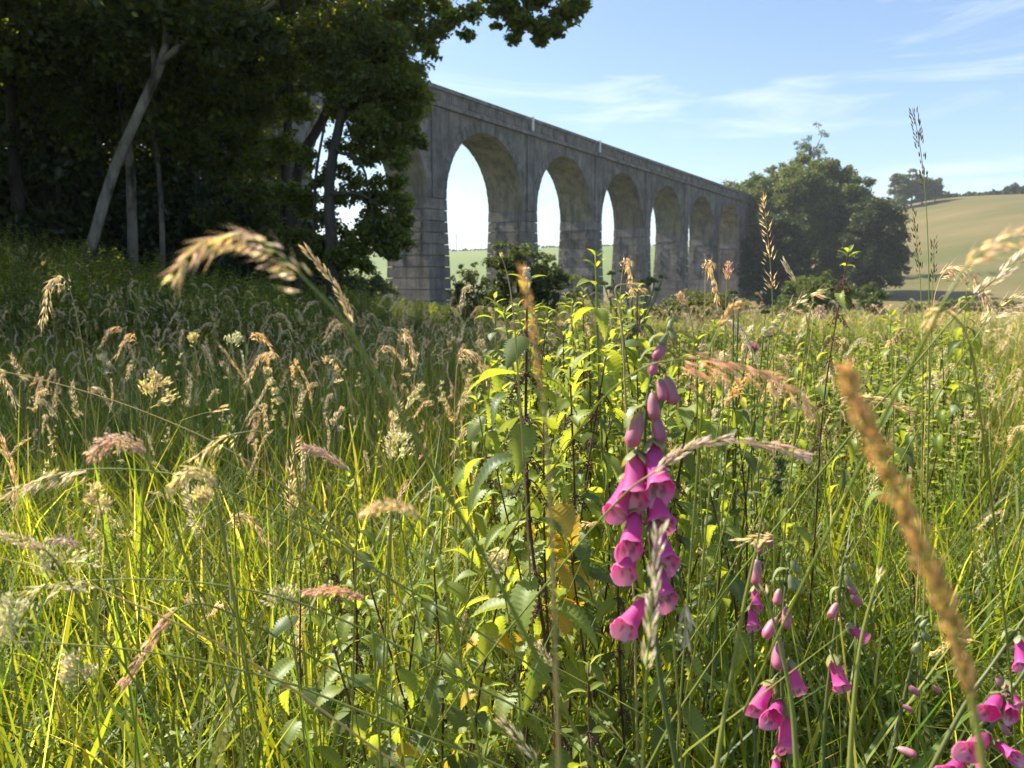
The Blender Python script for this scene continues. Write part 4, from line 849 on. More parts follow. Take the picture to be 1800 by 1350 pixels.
# ------------------------------------------------------------------ foxgloves
def bell_mesh(name, L=0.045, open_=1.0, seed=0, mat='petal'):
    """tubular bell hanging along -Z from the origin; longer lower lip on +Y, paler spotted throat"""
    g = np.random.default_rng(seed); nu, nv_ = 22, 15; V = []; CC = []
    for k in range(nv_):
        t = k / (nv_ - 1)
        r = 0.0032 + 0.0050 * sst(-0.05, 0.30, t) + 0.0026 * sst(0.3, 0.85, t)
        fl = sst(0.84, 1.0, t) * open_
        for j in range(nu):
            a = 2 * math.pi * j / nu; lip = (0.5 + 0.5 * math.sin(a)) ** 2
            lob = 1 + fl * (0.07 * math.cos(5 * a + 0.4) + 0.05 * g.normal())
            rr = (float(r) * (0.8 + 0.2 * open_) + float(fl) * (0.0022 + 0.0030 * lip)) * lob
            z = -L * t * (1 + 0.10 * lip * float(fl)) + float(sst(0.55, 1, t)) * 0.0085 * (1 - lip) + 0.0008 * float(fl) * math.cos(5 * a)
            belly = 0.0016 * math.sin(t * 2.6)
            V.append((rr * math.cos(a) * 0.90, rr * math.sin(a) * 0.86 + belly + 0.006 * float(fl) * lip, z))
            c = 0.82 + 0.25 * t; CC.append((c, c * (1 + 0.9 * float(fl)), c * (1 + 0.15 * float(fl))))
    f = [(k * nu + j, k * nu + (j + 1) % nu, (k + 1) * nu + (j + 1) % nu, (k + 1) * nu + j) for k in range(nv_ - 1) for j in range(nu)]
    n = len(V); mb = MB()
    # throat lining: pale lower lip inside, with dark spots
    V2 = []; C2 = []
    for k in range(nv_ - 7, nv_):
        for j in range(nu):
            x, y, z = V[k * nu + j]; s_ = 0.93; V2.append((x * s_, (y - 0.001) * s_ + 0.001, z + 0.0004))
            a = 2 * math.pi * j / nu; lip = max(0, math.sin(a)); sp_ = 1.0
            if lip > 0.4 and g.random() < 0.33 and k < nv_ - 1: sp_ = 0.35
            C2.append((1.15 * sp_ if sp_ == 1 else 0.45, (1 + 4.2 * lip) * sp_, (1 + 0.5 * lip) * sp_))
    m = 7
    f2 = [(k * nu + (j + 1) % nu, k * nu + j, (k + 1) * nu + j, (k + 1) * nu + (j + 1) % nu) for k in range(m - 1) for j in range(nu)]
    mb.add(V, f, np.array(CC)); mb.add(V2, f2, np.array(C2)); return mb.mesh(name, mat, True)
def bud_mesh(name, L, rad, seed, mat='petal_bud'):
    mb = MB(); nu, nv_ = 12, 9; V = []; CC = []
    for k in range(nv_):
        t = k / (nv_ - 1); r = rad * (0.5 + 0.5 * math.sin(math.pi * min(0.5, t * 1.3)) + 0.12 * t) * math.sqrt(max(0.0, 1 - (max(0, t - 0.72) / 0.285) ** 2))
        for j in range(nu):
            a = 2 * math.pi * j / nu; V.append((r * math.cos(a) * (1 + 0.05 * math.cos(3 * a)), r * math.sin(a) + 0.1 * rad * math.sin(3 * t), -L * t)); c = 0.95 + 0.15 * math.cos(2 * a); CC.append((c, c * (1.45 - 0.5 * t), c * (1.1 - 0.1 * t)))
    f = [(k * nu + j, k * nu + (j + 1) % nu, (k + 1) * nu + (j + 1) % nu, (k + 1) * nu + j) for k in range(nv_ - 1) for j in range(nu)]
    mb.add(V, f, np.array(CC)); return mb.mesh(name, mat, True)
def calyx_mesh(closed=0.0):
    mb = MB(); mb.tube([(0, 0, 0.008), (0, 0, 0.003), (0, 0, -0.001)], [0.0012, 0.0015, 0.0035], 8)
    for q in range(5):
        a = q * 2 * math.pi / 5; d = np.array([math.cos(a), math.sin(a), 0]); s = np.array([-d[1], d[0], 0]); L = 0.014 + 0.012 * closed; V = []
        for k in range(6):
            t = k / 5; w = 0.0048 * math.sin(math.pi * min(1, (t * 0.9 + 0.12))) ** 0.7 * (1 if t < 1 else 0.1); out = 0.0032 + 0.0055 * math.sin(t * 1.9) * (1 - 0.25 * closed) + (1 - closed) * 0.004 * t * t
            for u in (-1, 0, 1): V.append(d * (out - 0.0008 * abs(u)) + s * w * u + np.array([0, 0, 0.001 - L * t]))
        mb.add(V, [(3 * k + j, 3 * k + j + 1, 3 * k + 4 + j, 3 * k + 3 + j) for k in range(5) for j in range(2)])
    return mb.mesh('calyx', 'sepal', True)
BELL = [bell_mesh('flower', seed=k, open_=o) for k, o in enumerate((1.0, 1.15, 0.85))]
BUD = [bud_mesh('bud', 0.026, 0.0056, 1), bud_mesh('bud', 0.017, 0.0040, 2)]
GBUD = bud_mesh('bud', 0.012, 0.0030, 4, 'sepal')
CAL = [calyx_mesh(0), calyx_mesh(0.7)]
FLEAF = leaf_mesh('bract', n=8, teeth=0.03, wide=0.2, droop=0.9, fold=0.5, mat='sepal')
def foxglove(label, stem, d, flowers, bracts=(), group=None, sc=1.0, thick=0.0021):
    """stem: pixels from the tip down; flowers: (kind, base px, tip px, depth shift of the tip towards the viewer)"""
    P = [at(a, b, d) for a, b in stem]; dr = (P[-1] - P[-2]).normalized()
    fx, fy = P[-1].x + dr.x * 0.25, P[-1].y + max(dr.y, 0) * 0.2 + 0.05; foot = Vector((fx, fy, gz(fx, fy) - 0.02))
    root = thing('foxglove', foot, label, 'foxglove', group)
    e0 = P[-1] - foot; ct = e0 + dr * (e0.length * 0.5)
    Q = np.concatenate([spline([p - foot for p in P], 56)[:-1], spline([e0 * (1 - t) ** 2 + ct * (2 * t * (1 - t)) for t in (0, 0.25, 0.5, 0.75, 1.0)], 15)])
    mb = MB(); mb.tube(Q, np.linspace(thick * 0.45, thick * 1.2, 70), 8); mb.build('stem', 'fox_stem', root, smooth=True)
    for kind, (bx, by), (tx, ty), dz in flowers:
        B = at(bx, by, d - 0.004); T = at(tx, ty, d - 0.004 - dz * 1.05); v = T - B; L = v.length
        nat = {'bell': 0.049, 'bud': 0.026, 'small': 0.017, 'green': 0.012}[kind]
        me = {'bell': BELL[rnd.randrange(3)], 'bud': BUD[0], 'small': BUD[1], 'green': GBUD}[kind]
        # lower lip (+Y) faces the viewer-down side
        z = -v.normalized(); hint = Vector((0, 1, -0.2)); y = (hint - z * hint.dot(z)).normalized(); x = y.cross(z)
        m = Matrix((x, y, z)).transposed().to_4x4() @ Matrix.Rotation(rnd.uniform(-0.35, 0.35), 4, 'Z') @ Matrix.Scale(L / nat, 4); m.translation = B - foot
        o = bpy.data.objects.new('flower' if kind == 'bell' else 'bud', me); C.objects.link(o); o.parent = root; o.matrix_basis = m
        c = bpy.data.objects.new('calyx', CAL[0 if kind == 'bell' else 1]); C.objects.link(c); c.parent = o
        if kind != 'bell': c.scale = (nat / 0.042,) * 3
        # pedicel to the stem
        q = np.array(tuple(B - foot)); k = int(np.argmin(np.linalg.norm(Q - q + np.array([0, 0, 0.0]), axis=1))); k = max(0, k - 1)
        mb = MB(); e = B - foot + z * 0.004; s0 = Vector(Q[k]); mb.tube([s0, (s0 + e) / 2 + Vector((0, 0, 0.003)), e], 0.0010 * sc, 5); mb.build('pedicel', 'fox_stem', root, smooth=True)
    for (bx, by), (tx, ty), dz in bracts:
        B = at(bx, by, d); T = at(tx, ty, d - dz); v = T - B; L = v.length * 1.15; xx = v.normalized(); yy = Vector((0, 0.3, 1)).cross(xx).normalized(); zz = xx.cross(yy)
        m = Matrix((xx, yy, zz)).transposed().to_4x4() @ Matrix.Scale(L, 4); m.translation = B - foot
        o = bpy.data.objects.new('bract', FLEAF); C.objects.link(o); o.parent = root; o.matrix_basis = m
    return root
foxglove('tall foxglove in full flower with magenta bells down both sides of its stem', [(1182, 548), (1172, 590), (1150, 640), (1138, 700), (1133, 780), (1137, 880), (1146, 980), (1150, 1080), (1162, 1200), (1190, 1350)], 0.57,
    [('bell', (1146, 776), (1166, 882), .022), ('bell', (1119, 795), (1112, 898), .020), ('bell', (1112, 832), (1074, 916), .010), ('bell', (1143, 846), (1166, 936), .012), ('bell', (1120, 893), (1106, 982), .022),
     ('bell', (1116, 940), (1092, 1022), .012), ('bell', (1150, 915), (1176, 1008), .018), ('bell', (1152, 985), (1178, 1072), .018), ('bell', (1140, 1048), (1090, 1118), .012),
     ('bud', (1124, 728), (1108, 787), .006), ('bud', (1152, 733), (1165, 779), .006), ('bud', (1147, 692), (1150, 738), .004), ('bud', (1172, 664), (1187, 712), .002), ('bud', (1160, 668), (1168, 706), .004),
     ('small', (1152, 628), (1146, 660), .004), ('small', (1168, 604), (1150, 632), .004), ('green', (1172, 588), (1160, 606), .003), ('green', (1178, 578), (1188, 600), .002), ('green', (1180, 562), (1176, 580), .002), ('green', (1183, 552), (1190, 566), .0)],
    [((1172, 592), (1140, 588), .005), ((1174, 594), (1204, 582), .0), ((1170, 606), (1202, 622), .005), ((1162, 618), (1128, 612), .004), ((1181, 556), (1166, 566), .0), ((1180, 566), (1200, 560), .0), ((1168, 612), (1196, 640), .008), ((1136, 712), (1095, 730), .01), ((1140, 770), (1178, 786), .01), ((1136, 790), (1098, 812), .01)])
foxglove('small foxglove with dark stem and three purple bells beside leaning green stems', [(1338, 940), (1332, 1000), (1324, 1060), (1322, 1150), (1328, 1350)], 0.85,
    [('bud', (1331, 985), (1328, 1030), .005), ('bell', (1327, 1030), (1331, 1076), .01), ('bell', (1322, 1062), (1325, 1112), .008), ('small', (1338, 955), (1336, 972), 0), ('small', (1345, 940), (1358, 960), 0)], [((1334, 985), (1350, 1000), 0)], thick=0.0022)
foxglove('foxglove with large pale green buds on top and drooping pink bells', [(1392, 960), (1386, 1000), (1378, 1060), (1374, 1140), (1376, 1230), (1388, 1350)], 0.72,
    [('bud', (1383, 1068), (1382, 1106), .004), ('bud', (1364, 1088), (1344, 1122), .006), ('bud', (1370, 1128), (1367, 1178), .008), ('bell', (1388, 1162), (1408, 1226), .01), ('bell', (1358, 1198), (1322, 1262), .01), ('bell', (1372, 1232), (1358, 1270), .03),
     ('bell', (1381, 1246), (1388, 1334), .012), ('bell', (1366, 1326), (1362, 1372), .01), ('small', (1370, 1036), (1364, 1064), .003), ('green', (1388, 1010), (1394, 1040), .003), ('green', (1392, 985), (1404, 1008), 0), ('green', (1390, 1016), (1412, 1042), 0)],
    [((1388, 1000), (1355, 1004), 0), ((1389, 1000), (1412, 1008), 0), ((1391, 970), (1378, 982), 0), ((1392, 966), (1408, 976), 0)])
foxglove('foxglove with one violet bell low on a bare stem and buds above', [(1500, 948), (1482, 990), (1474, 1060), (1462, 1150), (1452, 1240), (1446, 1350)], 0.78,
    [('bell', (1462, 1152), (1484, 1222), .012), ('bud', (1472, 1060), (1458, 1088), .004), ('bell', (1488, 1098), (1530, 1130), .008), ('small', (1490, 1026), (1506, 1044), .002), ('small', (1496, 1044), (1514, 1064), 0), ('green', (1486, 1010), (1496, 1032), 0), ('green', (1494, 990), (1506, 1004), 0)],
    [((1480, 1030), (1452, 1046), 0), ((1490, 990), (1470, 1010), 0)])
foxglove('leaning foxglove stem with only small closed buds and one pink tip', [(1632, 1075), (1612, 1130), (1595, 1200), (1580, 1270), (1562, 1350)], 0.78,
    [('small', (1598, 1206), (1616, 1222), .002), ('small', (1586, 1240), (1604, 1250), .002), ('bud', (1578, 1316), (1612, 1328), .01), ('green', (1622, 1110), (1634, 1128), 0), ('green', (1616, 1130), (1604, 1150), 0), ('green', (1628, 1090), (1618, 1104), 0), ('small', (1640, 1206), (1652, 1218), 0)],
    [((1630, 1086), (1610, 1082), 0), ((1626, 1100), (1648, 1098), 0)])
foxglove('foxglove leaning hard with pink bells along the underside of its long stem', [(1830, 1050), (1800, 1088), (1745, 1168), (1700, 1232), (1640, 1345)], 0.66,
    [('bell', (1792, 1118), (1800, 1182), .01), ('bell', (1766, 1196), (1790, 1252), .01), ('green', (1775, 1135), (1792, 1150), 0), ('small', (1752, 1190), (1768, 1212), 0)], [((1790, 1110), (1760, 1108), 0)])
foxglove('foxglove bowed into the corner with crowded bells low down', [(1850, 1090), (1810, 1165), (1755, 1255), (1722, 1320), (1690, 1390)], 0.6,
    [('bell', (1758, 1222), (1738, 1262), .02), ('bell', (1770, 1232), (1782, 1262), .02), ('bell', (1735, 1290), (1708, 1330), .02), ('bell', (1748, 1302), (1792, 1338), .02), ('bell', (1720, 1340), (1735, 1372), .02), ('bud', (1772, 1258), (1776, 1270), 0), ('bell', (1690, 1335), (1668, 1370), .02), ('small', (1760, 1275), (1774, 1292), 0)],
    [((1790, 1200), (1770, 1218), 0)])

# ------------------------------------------------------------------ thistles
def thistle(label, stems, d, flower=False, group=None, hr=0.010):
    tops = [at(a, b, d) for a, b in stems]; c = sum(tops, Vector()) / len(tops); foot = Vector((c.x, c.y, gz(c.x, c.y) - 0.02)); root = thing('thistle', foot, label, 'thistle', group)
    for T in tops:
        e = T - foot; mb = MB(); mb.tube(spline([(0, 0, 0), (e.x * 0.25, e.y * 0.25, e.z * 0.55), (e.x * 0.8, e.y * 0.8, e.z * 0.85), tuple(e)], 14), np.linspace(0.30, 0.16, 14) * hr, 5); mb.build('stem', 'thistle', root, smooth=True)
        mb = MB(); g = RNG; n = 60; D = g.normal(size=(n, 3)); D /= np.linalg.norm(D, axis=1)[:, None]; D[:, 2] = np.abs(D[:, 2]) * 0.8 - 0.25
        V, F, col = spindle(D * hr * 0.55 + np.array(tuple(e)), D + np.array([0, 0, 0.5]), hr * 0.75, hr * 0.2); mb.add(V, F, col); hd = mb.build('flower_head', 'thistle', root)
        if flower:
            mb = MB(); n = 50; D = np.stack([g.normal(size=n) * 0.5, g.normal(size=n) * 0.5, np.ones(n)], 1); V, F, col = spindle(np.tile(np.array(tuple(e)) + np.array([0, 0, hr * 0.2]), (n, 1)) + D * np.array([hr * 0.4, hr * 0.4, 0]), D, hr * 1.5, hr * 0.1); mb.add(V, F, col); mb.build('florets', 'thistle_flower', hd)
    mb = MB()
    for k in range(9):
        a = k * 2.4; z = (0.15 + 0.065 * k) * (c.z - foot.z); L = hr * 9; dv = np.array([math.cos(a), math.sin(a), 0.25]); s_ = np.array([-dv[1], dv[0], 0])
        V = []
        for j in range(9):
            t = j / 8; w = L * 0.16 * math.sin(math.pi * (0.1 + 0.88 * t)) * (1.3 if j % 2 else 0.5); p = dv * L * t + np.array([0, 0, z - L * 0.3 * t * t]); V += [p - s_ * w, p, p + s_ * w]
        mb.add(V, [(3 * j + q, 3 * j + q + 1, 3 * j + 4 + q, 3 * j + 3 + q) for j in range(8) for q in range(2)])
    mb.build('foliage', 'thistle', root); return root
thistle('thistle with two small bright purple flower heads above the nettles', [(1352, 592), (1323, 615)], 1.9, True, hr=0.0095)
thistle('thistle with round woolly green buds rising before the grey bush', [(1290, 516), (1298, 534), (1345, 550)], 1.5, hr=0.0085)
thistle('dark tall thistle clump with many bud heads before the piers', [(1062, 500), (1075, 482), (1096, 478), (1108, 488), (1130, 496), (1142, 492), (1150, 496), (1164, 488), (1138, 500), (1120, 512)], 9.5, hr=0.05)
thistle('dark thistle standing close beside the tall thistle clump', [(1030, 498), (1048, 512), (1085, 506), (1105, 520), (1155, 510), (1072, 508)], 9.0, hr=0.042)

# ------------------------------------------------------------------ single grasses that stand out
S_ = stalk
S_('oat_stalk', 'large arching oat grass head, out of focus, drooping towards the wood', [(302, 484, .30), (352, 432, .30), (410, 414, .30), (480, 438, .30), (550, 505, .30), (600, 560, .30), (640, 620, .31), (720, 752, .32), (800, 890, .34), (870, 1010, .36)], 'oat', 0.47, width=0.55, mat='seed', r=0.0011, dens=1.9, big=0.6)
S_('oat_stalk', 'thin upright golden grass spike crossing the arching oat stem', [(538, 438, .62), (580, 490, .62), (612, 548, .62), (634, 625, .62), (660, 720, .63), (690, 850, .65), (706, 930, .66)], 'spike', 0.40, width=0.8, mat='seed', r=0.0007, dens=1.2)
S_('golden_stalk', 'thick blurred golden plume leaning across the pink foxgloves', [(1484, 648, .20), (1515, 730, .20), (1570, 850, .20), (1620, 965, .20), (1665, 1070, .20), (1700, 1190, .20), (1722, 1300, .20), (1735, 1400, .2)], 'fog', 0.78, width=0.62, mat='seed_gold', r=0.0012, dens=1.7, big=0.8)
S_('golden_stalk', 'blurred yellow grass stem in front of the tallest nettle', [(918, 470, .24), (930, 540, .24), (945, 640, .24), (960, 760, .245), (968, 900, .25), (975, 1100, .26)], 'fog', 0.50, width=0.30, mat='seed_gold', stem='straw', r=0.0008, dens=0.6, big=0.5)
S_('oat_stalk', 'drooping pale pinkish oat head curving away from the foxglove top', [(1428, 714, .48), (1370, 672, .48), (1300, 642, .48), (1240, 632, .48), (1180, 634, .48), (1128, 648, .49), (1060, 700, .52), (1000, 780, .56)], 'oat', 0.55, width=0.9, mat='seed_pink', r=0.0008, dens=1.3, big=0.85)
S_('oat_stalk', 'narrow pink grass head lying level across the foxglove bells', [(1414, 802, .5), (1350, 782, .5), (1280, 772, .5), (1210, 788, .5), (1150, 830, .5), (1105, 862, .51), (1040, 930, .54)], 'spike', 0.72, width=1.0, mat='seed_pink', r=0.0008, dens=1.1)
S_('pale_stalk', 'pale upright grass head hanging in front of the foxglove bells', [(1160, 928, .40), (1152, 985, .40), (1146, 1060, .40), (1140, 1140, .40), (1134, 1230, .41), (1130, 1350, .42)], 'spike', 0.72, width=1.1, mat='seed', r=0.0008, dens=0.9)
S_('tall_stalk', 'very tall dark grass panicle standing up against the sky', [(1605, 192, .92), (1616, 250, .92), (1625, 320, .92), (1630, 400, .92), (1633, 500, .92), (1634, 620, .93), (1632, 760, .95)], 'spike', 0.38, width=2.2, mat='seed_brown', r=0.0009, dens=0.8, big=0.9)
S_('tall_stalk', 'dark grass spike a little lower than the tallest panicle, beside it', [(1604, 372, .95), (1612, 430, .95), (1618, 500, .95), (1622, 600, .95), (1622, 700, .96)], 'spike', 0.45, width=1.6, mat='seed_brown', r=0.0008, dens=0.7, big=0.8)
S_('tall_stalk', 'short dark grass spike on the field side of the tallest panicle', [(1642, 418, 1.0), (1641, 470, 1.0), (1638, 540, 1.0), (1636, 640, 1.0)], 'spike', 0.5, width=1.5, mat='seed_brown', r=0.0008, dens=0.7, big=0.8)
S_('tall_stalk', 'slim drooping grey-brown grass head before the dark tree clump', [(1342, 352, .95), (1350, 420, .95), (1356, 490, .95), (1358, 545, .95), (1360, 700, .96)], 'oat', 0.62, width=0.7, mat='seed', r=0.0008, dens=0.7, big=0.7)
S_('oat_stalk', 'blurred golden oat head reaching in over the dry field', [(1850, 385, .30), (1800, 405, .30), (1745, 432, .30), (1700, 468, .30), (1660, 530, .30), (1630, 590, .31), (1560, 720, .34)], 'oat', 0.5, width=0.5, mat='seed', r=0.0008, dens=1.8, big=0.5)
S_('oat_stalk', 'braided straw coloured oat head leaning before the dry field', [(1850, 400, .6), (1800, 447, .6), (1750, 490, .6), (1710, 525, .6), (1670, 566, .6), (1600, 650, .62), (1500, 760, .66)], 'spike', 0.52, width=1.8, mat='seed', r=0.0009, dens=1.4)
S_('oat_stalk', 'pale blurred grass head bending over with a hanging tip', [(1632, 560, .38), (1640, 548, .38), (1665, 548, .38), (1695, 580, .38), (1712, 640, .39), (1722, 720, .41), (1740, 850, .45)], 'oat', 0.45, width=0.5, mat='seed', r=0.0008, dens=1.0, big=0.7)
S_('oat_stalk', 'thin loose oat head with dark spikelets at the field foot', [(1850, 500, .8), (1790, 520, .8), (1745, 555, .8), (1710, 600, .8), (1670, 660, .82), (1600, 780, .86)], 'oat', 0.5, width=1.0, mat='seed', r=0.0007, dens=0.8)
S_('oat_stalk', 'arched straw grass head low over the seeding meadow beside lone nettle', [(1602, 724, .9), (1560, 706, .9), (1510, 700, .9), (1470, 706, .9), (1430, 730, .9), (1395, 790, .92)], 'spike', 0.6, width=1.4, mat='seed', r=0.0008, dens=1.0)
S_('fox_stalk', 'curved dull gold grass head like a hook before the grey bush', [(1300, 535, .55), (1285, 545, .55), (1262, 580, .55), (1245, 625, .55), (1236, 700, .56), (1228, 800, .58)], 'fog', 0.4, width=0.5, mat='seed_gold', r=0.0009, dens=1.0)
S_('cream_stalk', 'cream flowering grass head slanting over the purple thistle flowers', [(1368, 555, .8), (1345, 572, .8), (1320, 590, .8), (1300, 610, .8), (1285, 680, .82), (1278, 780, .84)], 'cock', 0.42, width=0.7, r=0.0008, dens=0.9)
S_('oat_stalk', 'straw oat head with open spikelets beside the round bush', [(1440, 512, .7), (1415, 525, .7), (1390, 548, .7), (1370, 585, .71), (1350, 650, .73)], 'oat', 0.5, width=0.8, mat='seed', r=0.0007, dens=0.8, big=0.8)
S_('pink_stalk', 'small pink nodding plume beside the straw oat head', [(1442, 560, .75), (1440, 540, .75), (1432, 532, .75), (1425, 545, .75), (1418, 590, .76), (1405, 700, .78)], 'fog', 0.30, width=1.1, r=0.0008)
S_('silver_stalk', 'silvery thin grass spike leaning before the dark tree clump', [(1377, 462, .85), (1392, 485, .85), (1405, 510, .85), (1418, 560, .86), (1430, 660, .88)], 'spike', 0.42, width=0.9, mat='seed', r=0.0007)
S_('brown_stalk', 'reddish brown upright grass plume against the last arch', [(1280, 460, 1.1), (1279, 485, 1.1), (1277, 512, 1.1), (1275, 560, 1.1), (1272, 660, 1.1)], 'fog', 0.36, width=1.2, mat='seed_pink', r=0.0009)
S_('brown_stalk', 'bent reddish grass plume in front of the grey bush', [(1194, 516, .9), (1202, 530, .9), (1212, 552, .9), (1220, 600, .9), (1225, 700, .92)], 'fog', 0.38, width=0.8, mat='seed_pink', r=0.0008)
S_('straw_stalk', 'bent straw grass with a level head beside the tall green nettle', [(1132, 508, .8), (1105, 500, .8), (1082, 506, .8), (1088, 540, .8), (1095, 600, .8), (1100, 700, .82)], 'oat', 0.32, width=0.6, mat='seed', stem='straw', r=0.0013, dens=0.8, big=0.7)
S_('straw_stalk', 'pale bare-tipped grass stem rising over the slender young nettle', [(880, 448, .85), (888, 470, .85), (897, 510, .85), (905, 580, .85), (912, 680, .87)], 'fog', 0.10, width=0.9, mat='seed', stem='straw', r=0.0011)
S_('green_stalk', 'fat dark green grass head low beside the foxglove', [(1362, 812, .66), (1358, 840, .66), (1350, 868, .66), (1342, 895, .66), (1330, 960, .67), (1310, 1060, .7)], 'cock', 0.40, width=0.85, mat='seed_green', r=0.001, dens=1.7)
S_('gold_stalk', 'golden feathery grass plume slanting up to the pale oat head', [(1310, 668, .75), (1290, 690, .75), (1272, 720, .75), (1262, 755, .75), (1250, 840, .76), (1240, 940, .78)], 'fog', 0.42, width=0.9, mat='seed_gold', r=0.0009, dens=0.8)
S_('pink_stalk', 'fat pink plume bent over like a caterpillar in the shaded grass', [(160, 808, .55), (180, 782, .55), (212, 774, .55), (245, 788, .55), (262, 812, .55), (285, 860, .56), (310, 930, .58)], 'fog', 0.60, width=1.45, r=0.001, dens=1.5)
S_('pink_stalk', 'slim pink plume pointing up beside the nettle with purple stem', [(532, 786, .62), (565, 796, .62), (600, 818, .62), (625, 845, .62), (628, 900, .63), (625, 1000, .65)], 'fog', 0.48, width=0.75, r=0.0009, dens=1.3)
S_('pink_stalk', 'slim pink plume lying level below the nettle leaves', [(536, 1042, .58), (575, 1038, .58), (615, 1044, .58), (645, 1062, .58), (655, 1110, .59), (662, 1220, .6)], 'fog', 0.58, width=0.7, r=0.0009, dens=1.3)
S_('cream_stalk', 'cream plume curled over beside a long crossing grass stem', [(298, 866, .55), (320, 838, .55), (345, 826, .55), (370, 845, .55), (382, 880, .55), (390, 930, .56), (415, 1060, .58)], 'fog', 0.62, width=1.05, mat='seed_cream', r=0.001, dens=1.3)
S_('straw_stalk', 'blurred tan plume arched low over the grass blades', [(634, 908, .36), (665, 892, .36), (705, 890, .36), (745, 918, .36), (770, 970, .37), (790, 1060, .38)], 'fog', 0.62, width=0.55, mat='seed', r=0.0008, dens=0.9, big=0.8)
S_('cream_stalk', 'cream flowering panicle standing clear on a crossing stem', [(278, 660, .72), (270, 690, .72), (262, 720, .72), (258, 752, .72), (255, 820, .73), (250, 920, .75)], 'panicle', 0.42, width=1.0, r=0.0009, dens=1.2)
S_('cream_stalk', 'cream pyramid shaped panicle in the dark grass near the pink caterpillar plume', [(168, 862, .68), (175, 890, .68), (180, 915, .68), (184, 945, .68), (200, 1020, .7), (215, 1120, .72)], 'cock', 0.36, width=0.9, r=0.001, dens=1.3)
S_('pale_stalk', 'pale curved grass spike with a flowering tuft at its base', [(470, 656, .8), (488, 680, .8), (502, 710, .8), (512, 745, .8), (520, 820, .81), (530, 920, .83)], 'cock', 0.42, width=0.55, mat='seed_cream', r=0.0009, dens=1.0)
S_('cream_stalk', 'tall cream flowering head leaning over the nettles', [(742, 676, .8), (722, 705, .8), (708, 735, .8), (698, 775, .8), (690, 860, .81), (684, 960, .83)], 'fog', 0.34, width=0.8, mat='seed_cream', r=0.001)
S_('cream_stalk', 'wide cream panicle under the tall leaning cream head', [(700, 770, .78), (696, 800, .78), (692, 840, .78), (690, 880, .78), (686, 980, .8)], 'panicle', 0.52, width=1.5, r=0.0009, dens=1.3)
S_('cream_stalk', 'full cream panicle among the green blades below the nettles', [(874, 985, .72), (880, 1010, .72), (886, 1040, .72), (892, 1075, .72), (905, 1150, .73), (915, 1260, .75)], 'panicle', 0.40, width=1.2, r=0.001, dens=1.5)
S_('brown_stalk', 'brown drooping grass spike with long hairs low in the grass', [(218, 1200, .62), (245, 1160, .62), (275, 1115, .62), (300, 1082, .62), (330, 1064, .62), (375, 1066, .63), (470, 1110, .66)], 'spike', 0.60, width=1.3, mat='seed_pink', r=0.0009, dens=1.3, big=1.1)
S_('pink_stalk', 'pale pink plume lying flat at the edge of the crossing stems', [(-20, 938, .55), (20, 944, .55), (55, 956, .55), (85, 972, .55), (120, 1020, .56)], 'fog', 0.72, width=0.85, mat='seed', r=0.0009)
S_('pink_stalk', 'small dull pink plume next to the pale pink flat one', [(90, 950, .62), (112, 950, .62), (135, 962, .62), (152, 978, .62), (180, 1040, .64)], 'fog', 0.55, width=0.75, r=0.0008)
S_('cream_stalk', 'cluster of cream grass flowers low beside the brown drooping spike', [(120, 1165, .6), (138, 1180, .6), (150, 1200, .6), (165, 1240, .6), (180, 1330, .61)], 'cock', 0.45, width=1.0, r=0.0009, dens=1.2)
S_('cream_stalk', 'bright yellow-cream flower cluster on a grass stem near the pink level plume', [(490, 1050, .66), (502, 1070, .66), (512, 1095, .66), (520, 1150, .67), (530, 1250, .68)], 'panicle', 0.45, width=1.2, r=0.0009, dens=1.3)
S_('cream_stalk', 'big cream panicle rising at the margin beside crossing stems', [(35, 1060, .5), (25, 1110, .5), (22, 1160, .5), (30, 1220, .5), (50, 1330, .52)], 'panicle', 0.62, width=1.3, r=0.0009, dens=1.3)
S_('cream_stalk', 'loose creamy oat panicle with spread branches at the margin', [(135, 960, .56), (105, 1000, .56), (70, 1040, .56), (40, 1085, .57), (0, 1150, .6)], 'panicle', 0.5, width=1.3, r=0.0009, dens=1.0)
S_('oat_stalk', 'long narrow oat head arching down from the left meadow margin', [(-30, 890, .6), (40, 856, .6), (110, 832, .6), (180, 824, .6), (260, 828, .6), (340, 842, .6), (450, 885, .62), (560, 940, .64)], 'oat', 0.42, width=0.55, mat='seed', r=0.0009, dens=0.8, big=0.9)
S_('oat_stalk', 'small oat head bowed over the crossing stems in the shade', [(345, 802, .66), (370, 782, .66), (405, 765, .66), (450, 758, .66), (480, 768, .66), (510, 800, .67), (530, 870, .69)], 'oat', 0.38, width=0.6, mat='seed_cream', r=0.0008, dens=0.9, big=0.8)
S_('long_stalk', 'long pale grass stem slanting across the shaded meadow', [(-40, 648, .75), (60, 664, .75), (230, 715, .75), (400, 790, .75), (540, 885, .77), (640, 985, .8)], 'oat', 0.10, width=0.6, mat='seed', stem='straw', r=0.0010, dens=0.6)
S_('long_stalk', 'second long stem crossing under the first in the shade', [(392, 718, .8), (340, 732, .8), (312, 746, .8), (330, 770, .8), (420, 825, .8), (540, 905, .8)], 'spike', 0.12, width=0.8, r=0.0008)
S_('long_stalk', 'long straight grass stem running low to the brown drooping spike', [(-30, 974, .6), (110, 1010, .6), (280, 1082, .6), (400, 1140, .61), (520, 1215, .63)], 'spike', 0.08, width=0.7, stem='straw', r=0.0011)
S_('long_stalk', 'nearly level green grass stem low across the blades', [(-30, 1126, .58), (120, 1132, .58), (260, 1146, .58), (400, 1172, .59), (520, 1205, .6)], 'spike', 0.06, width=0.6, r=0.0010)
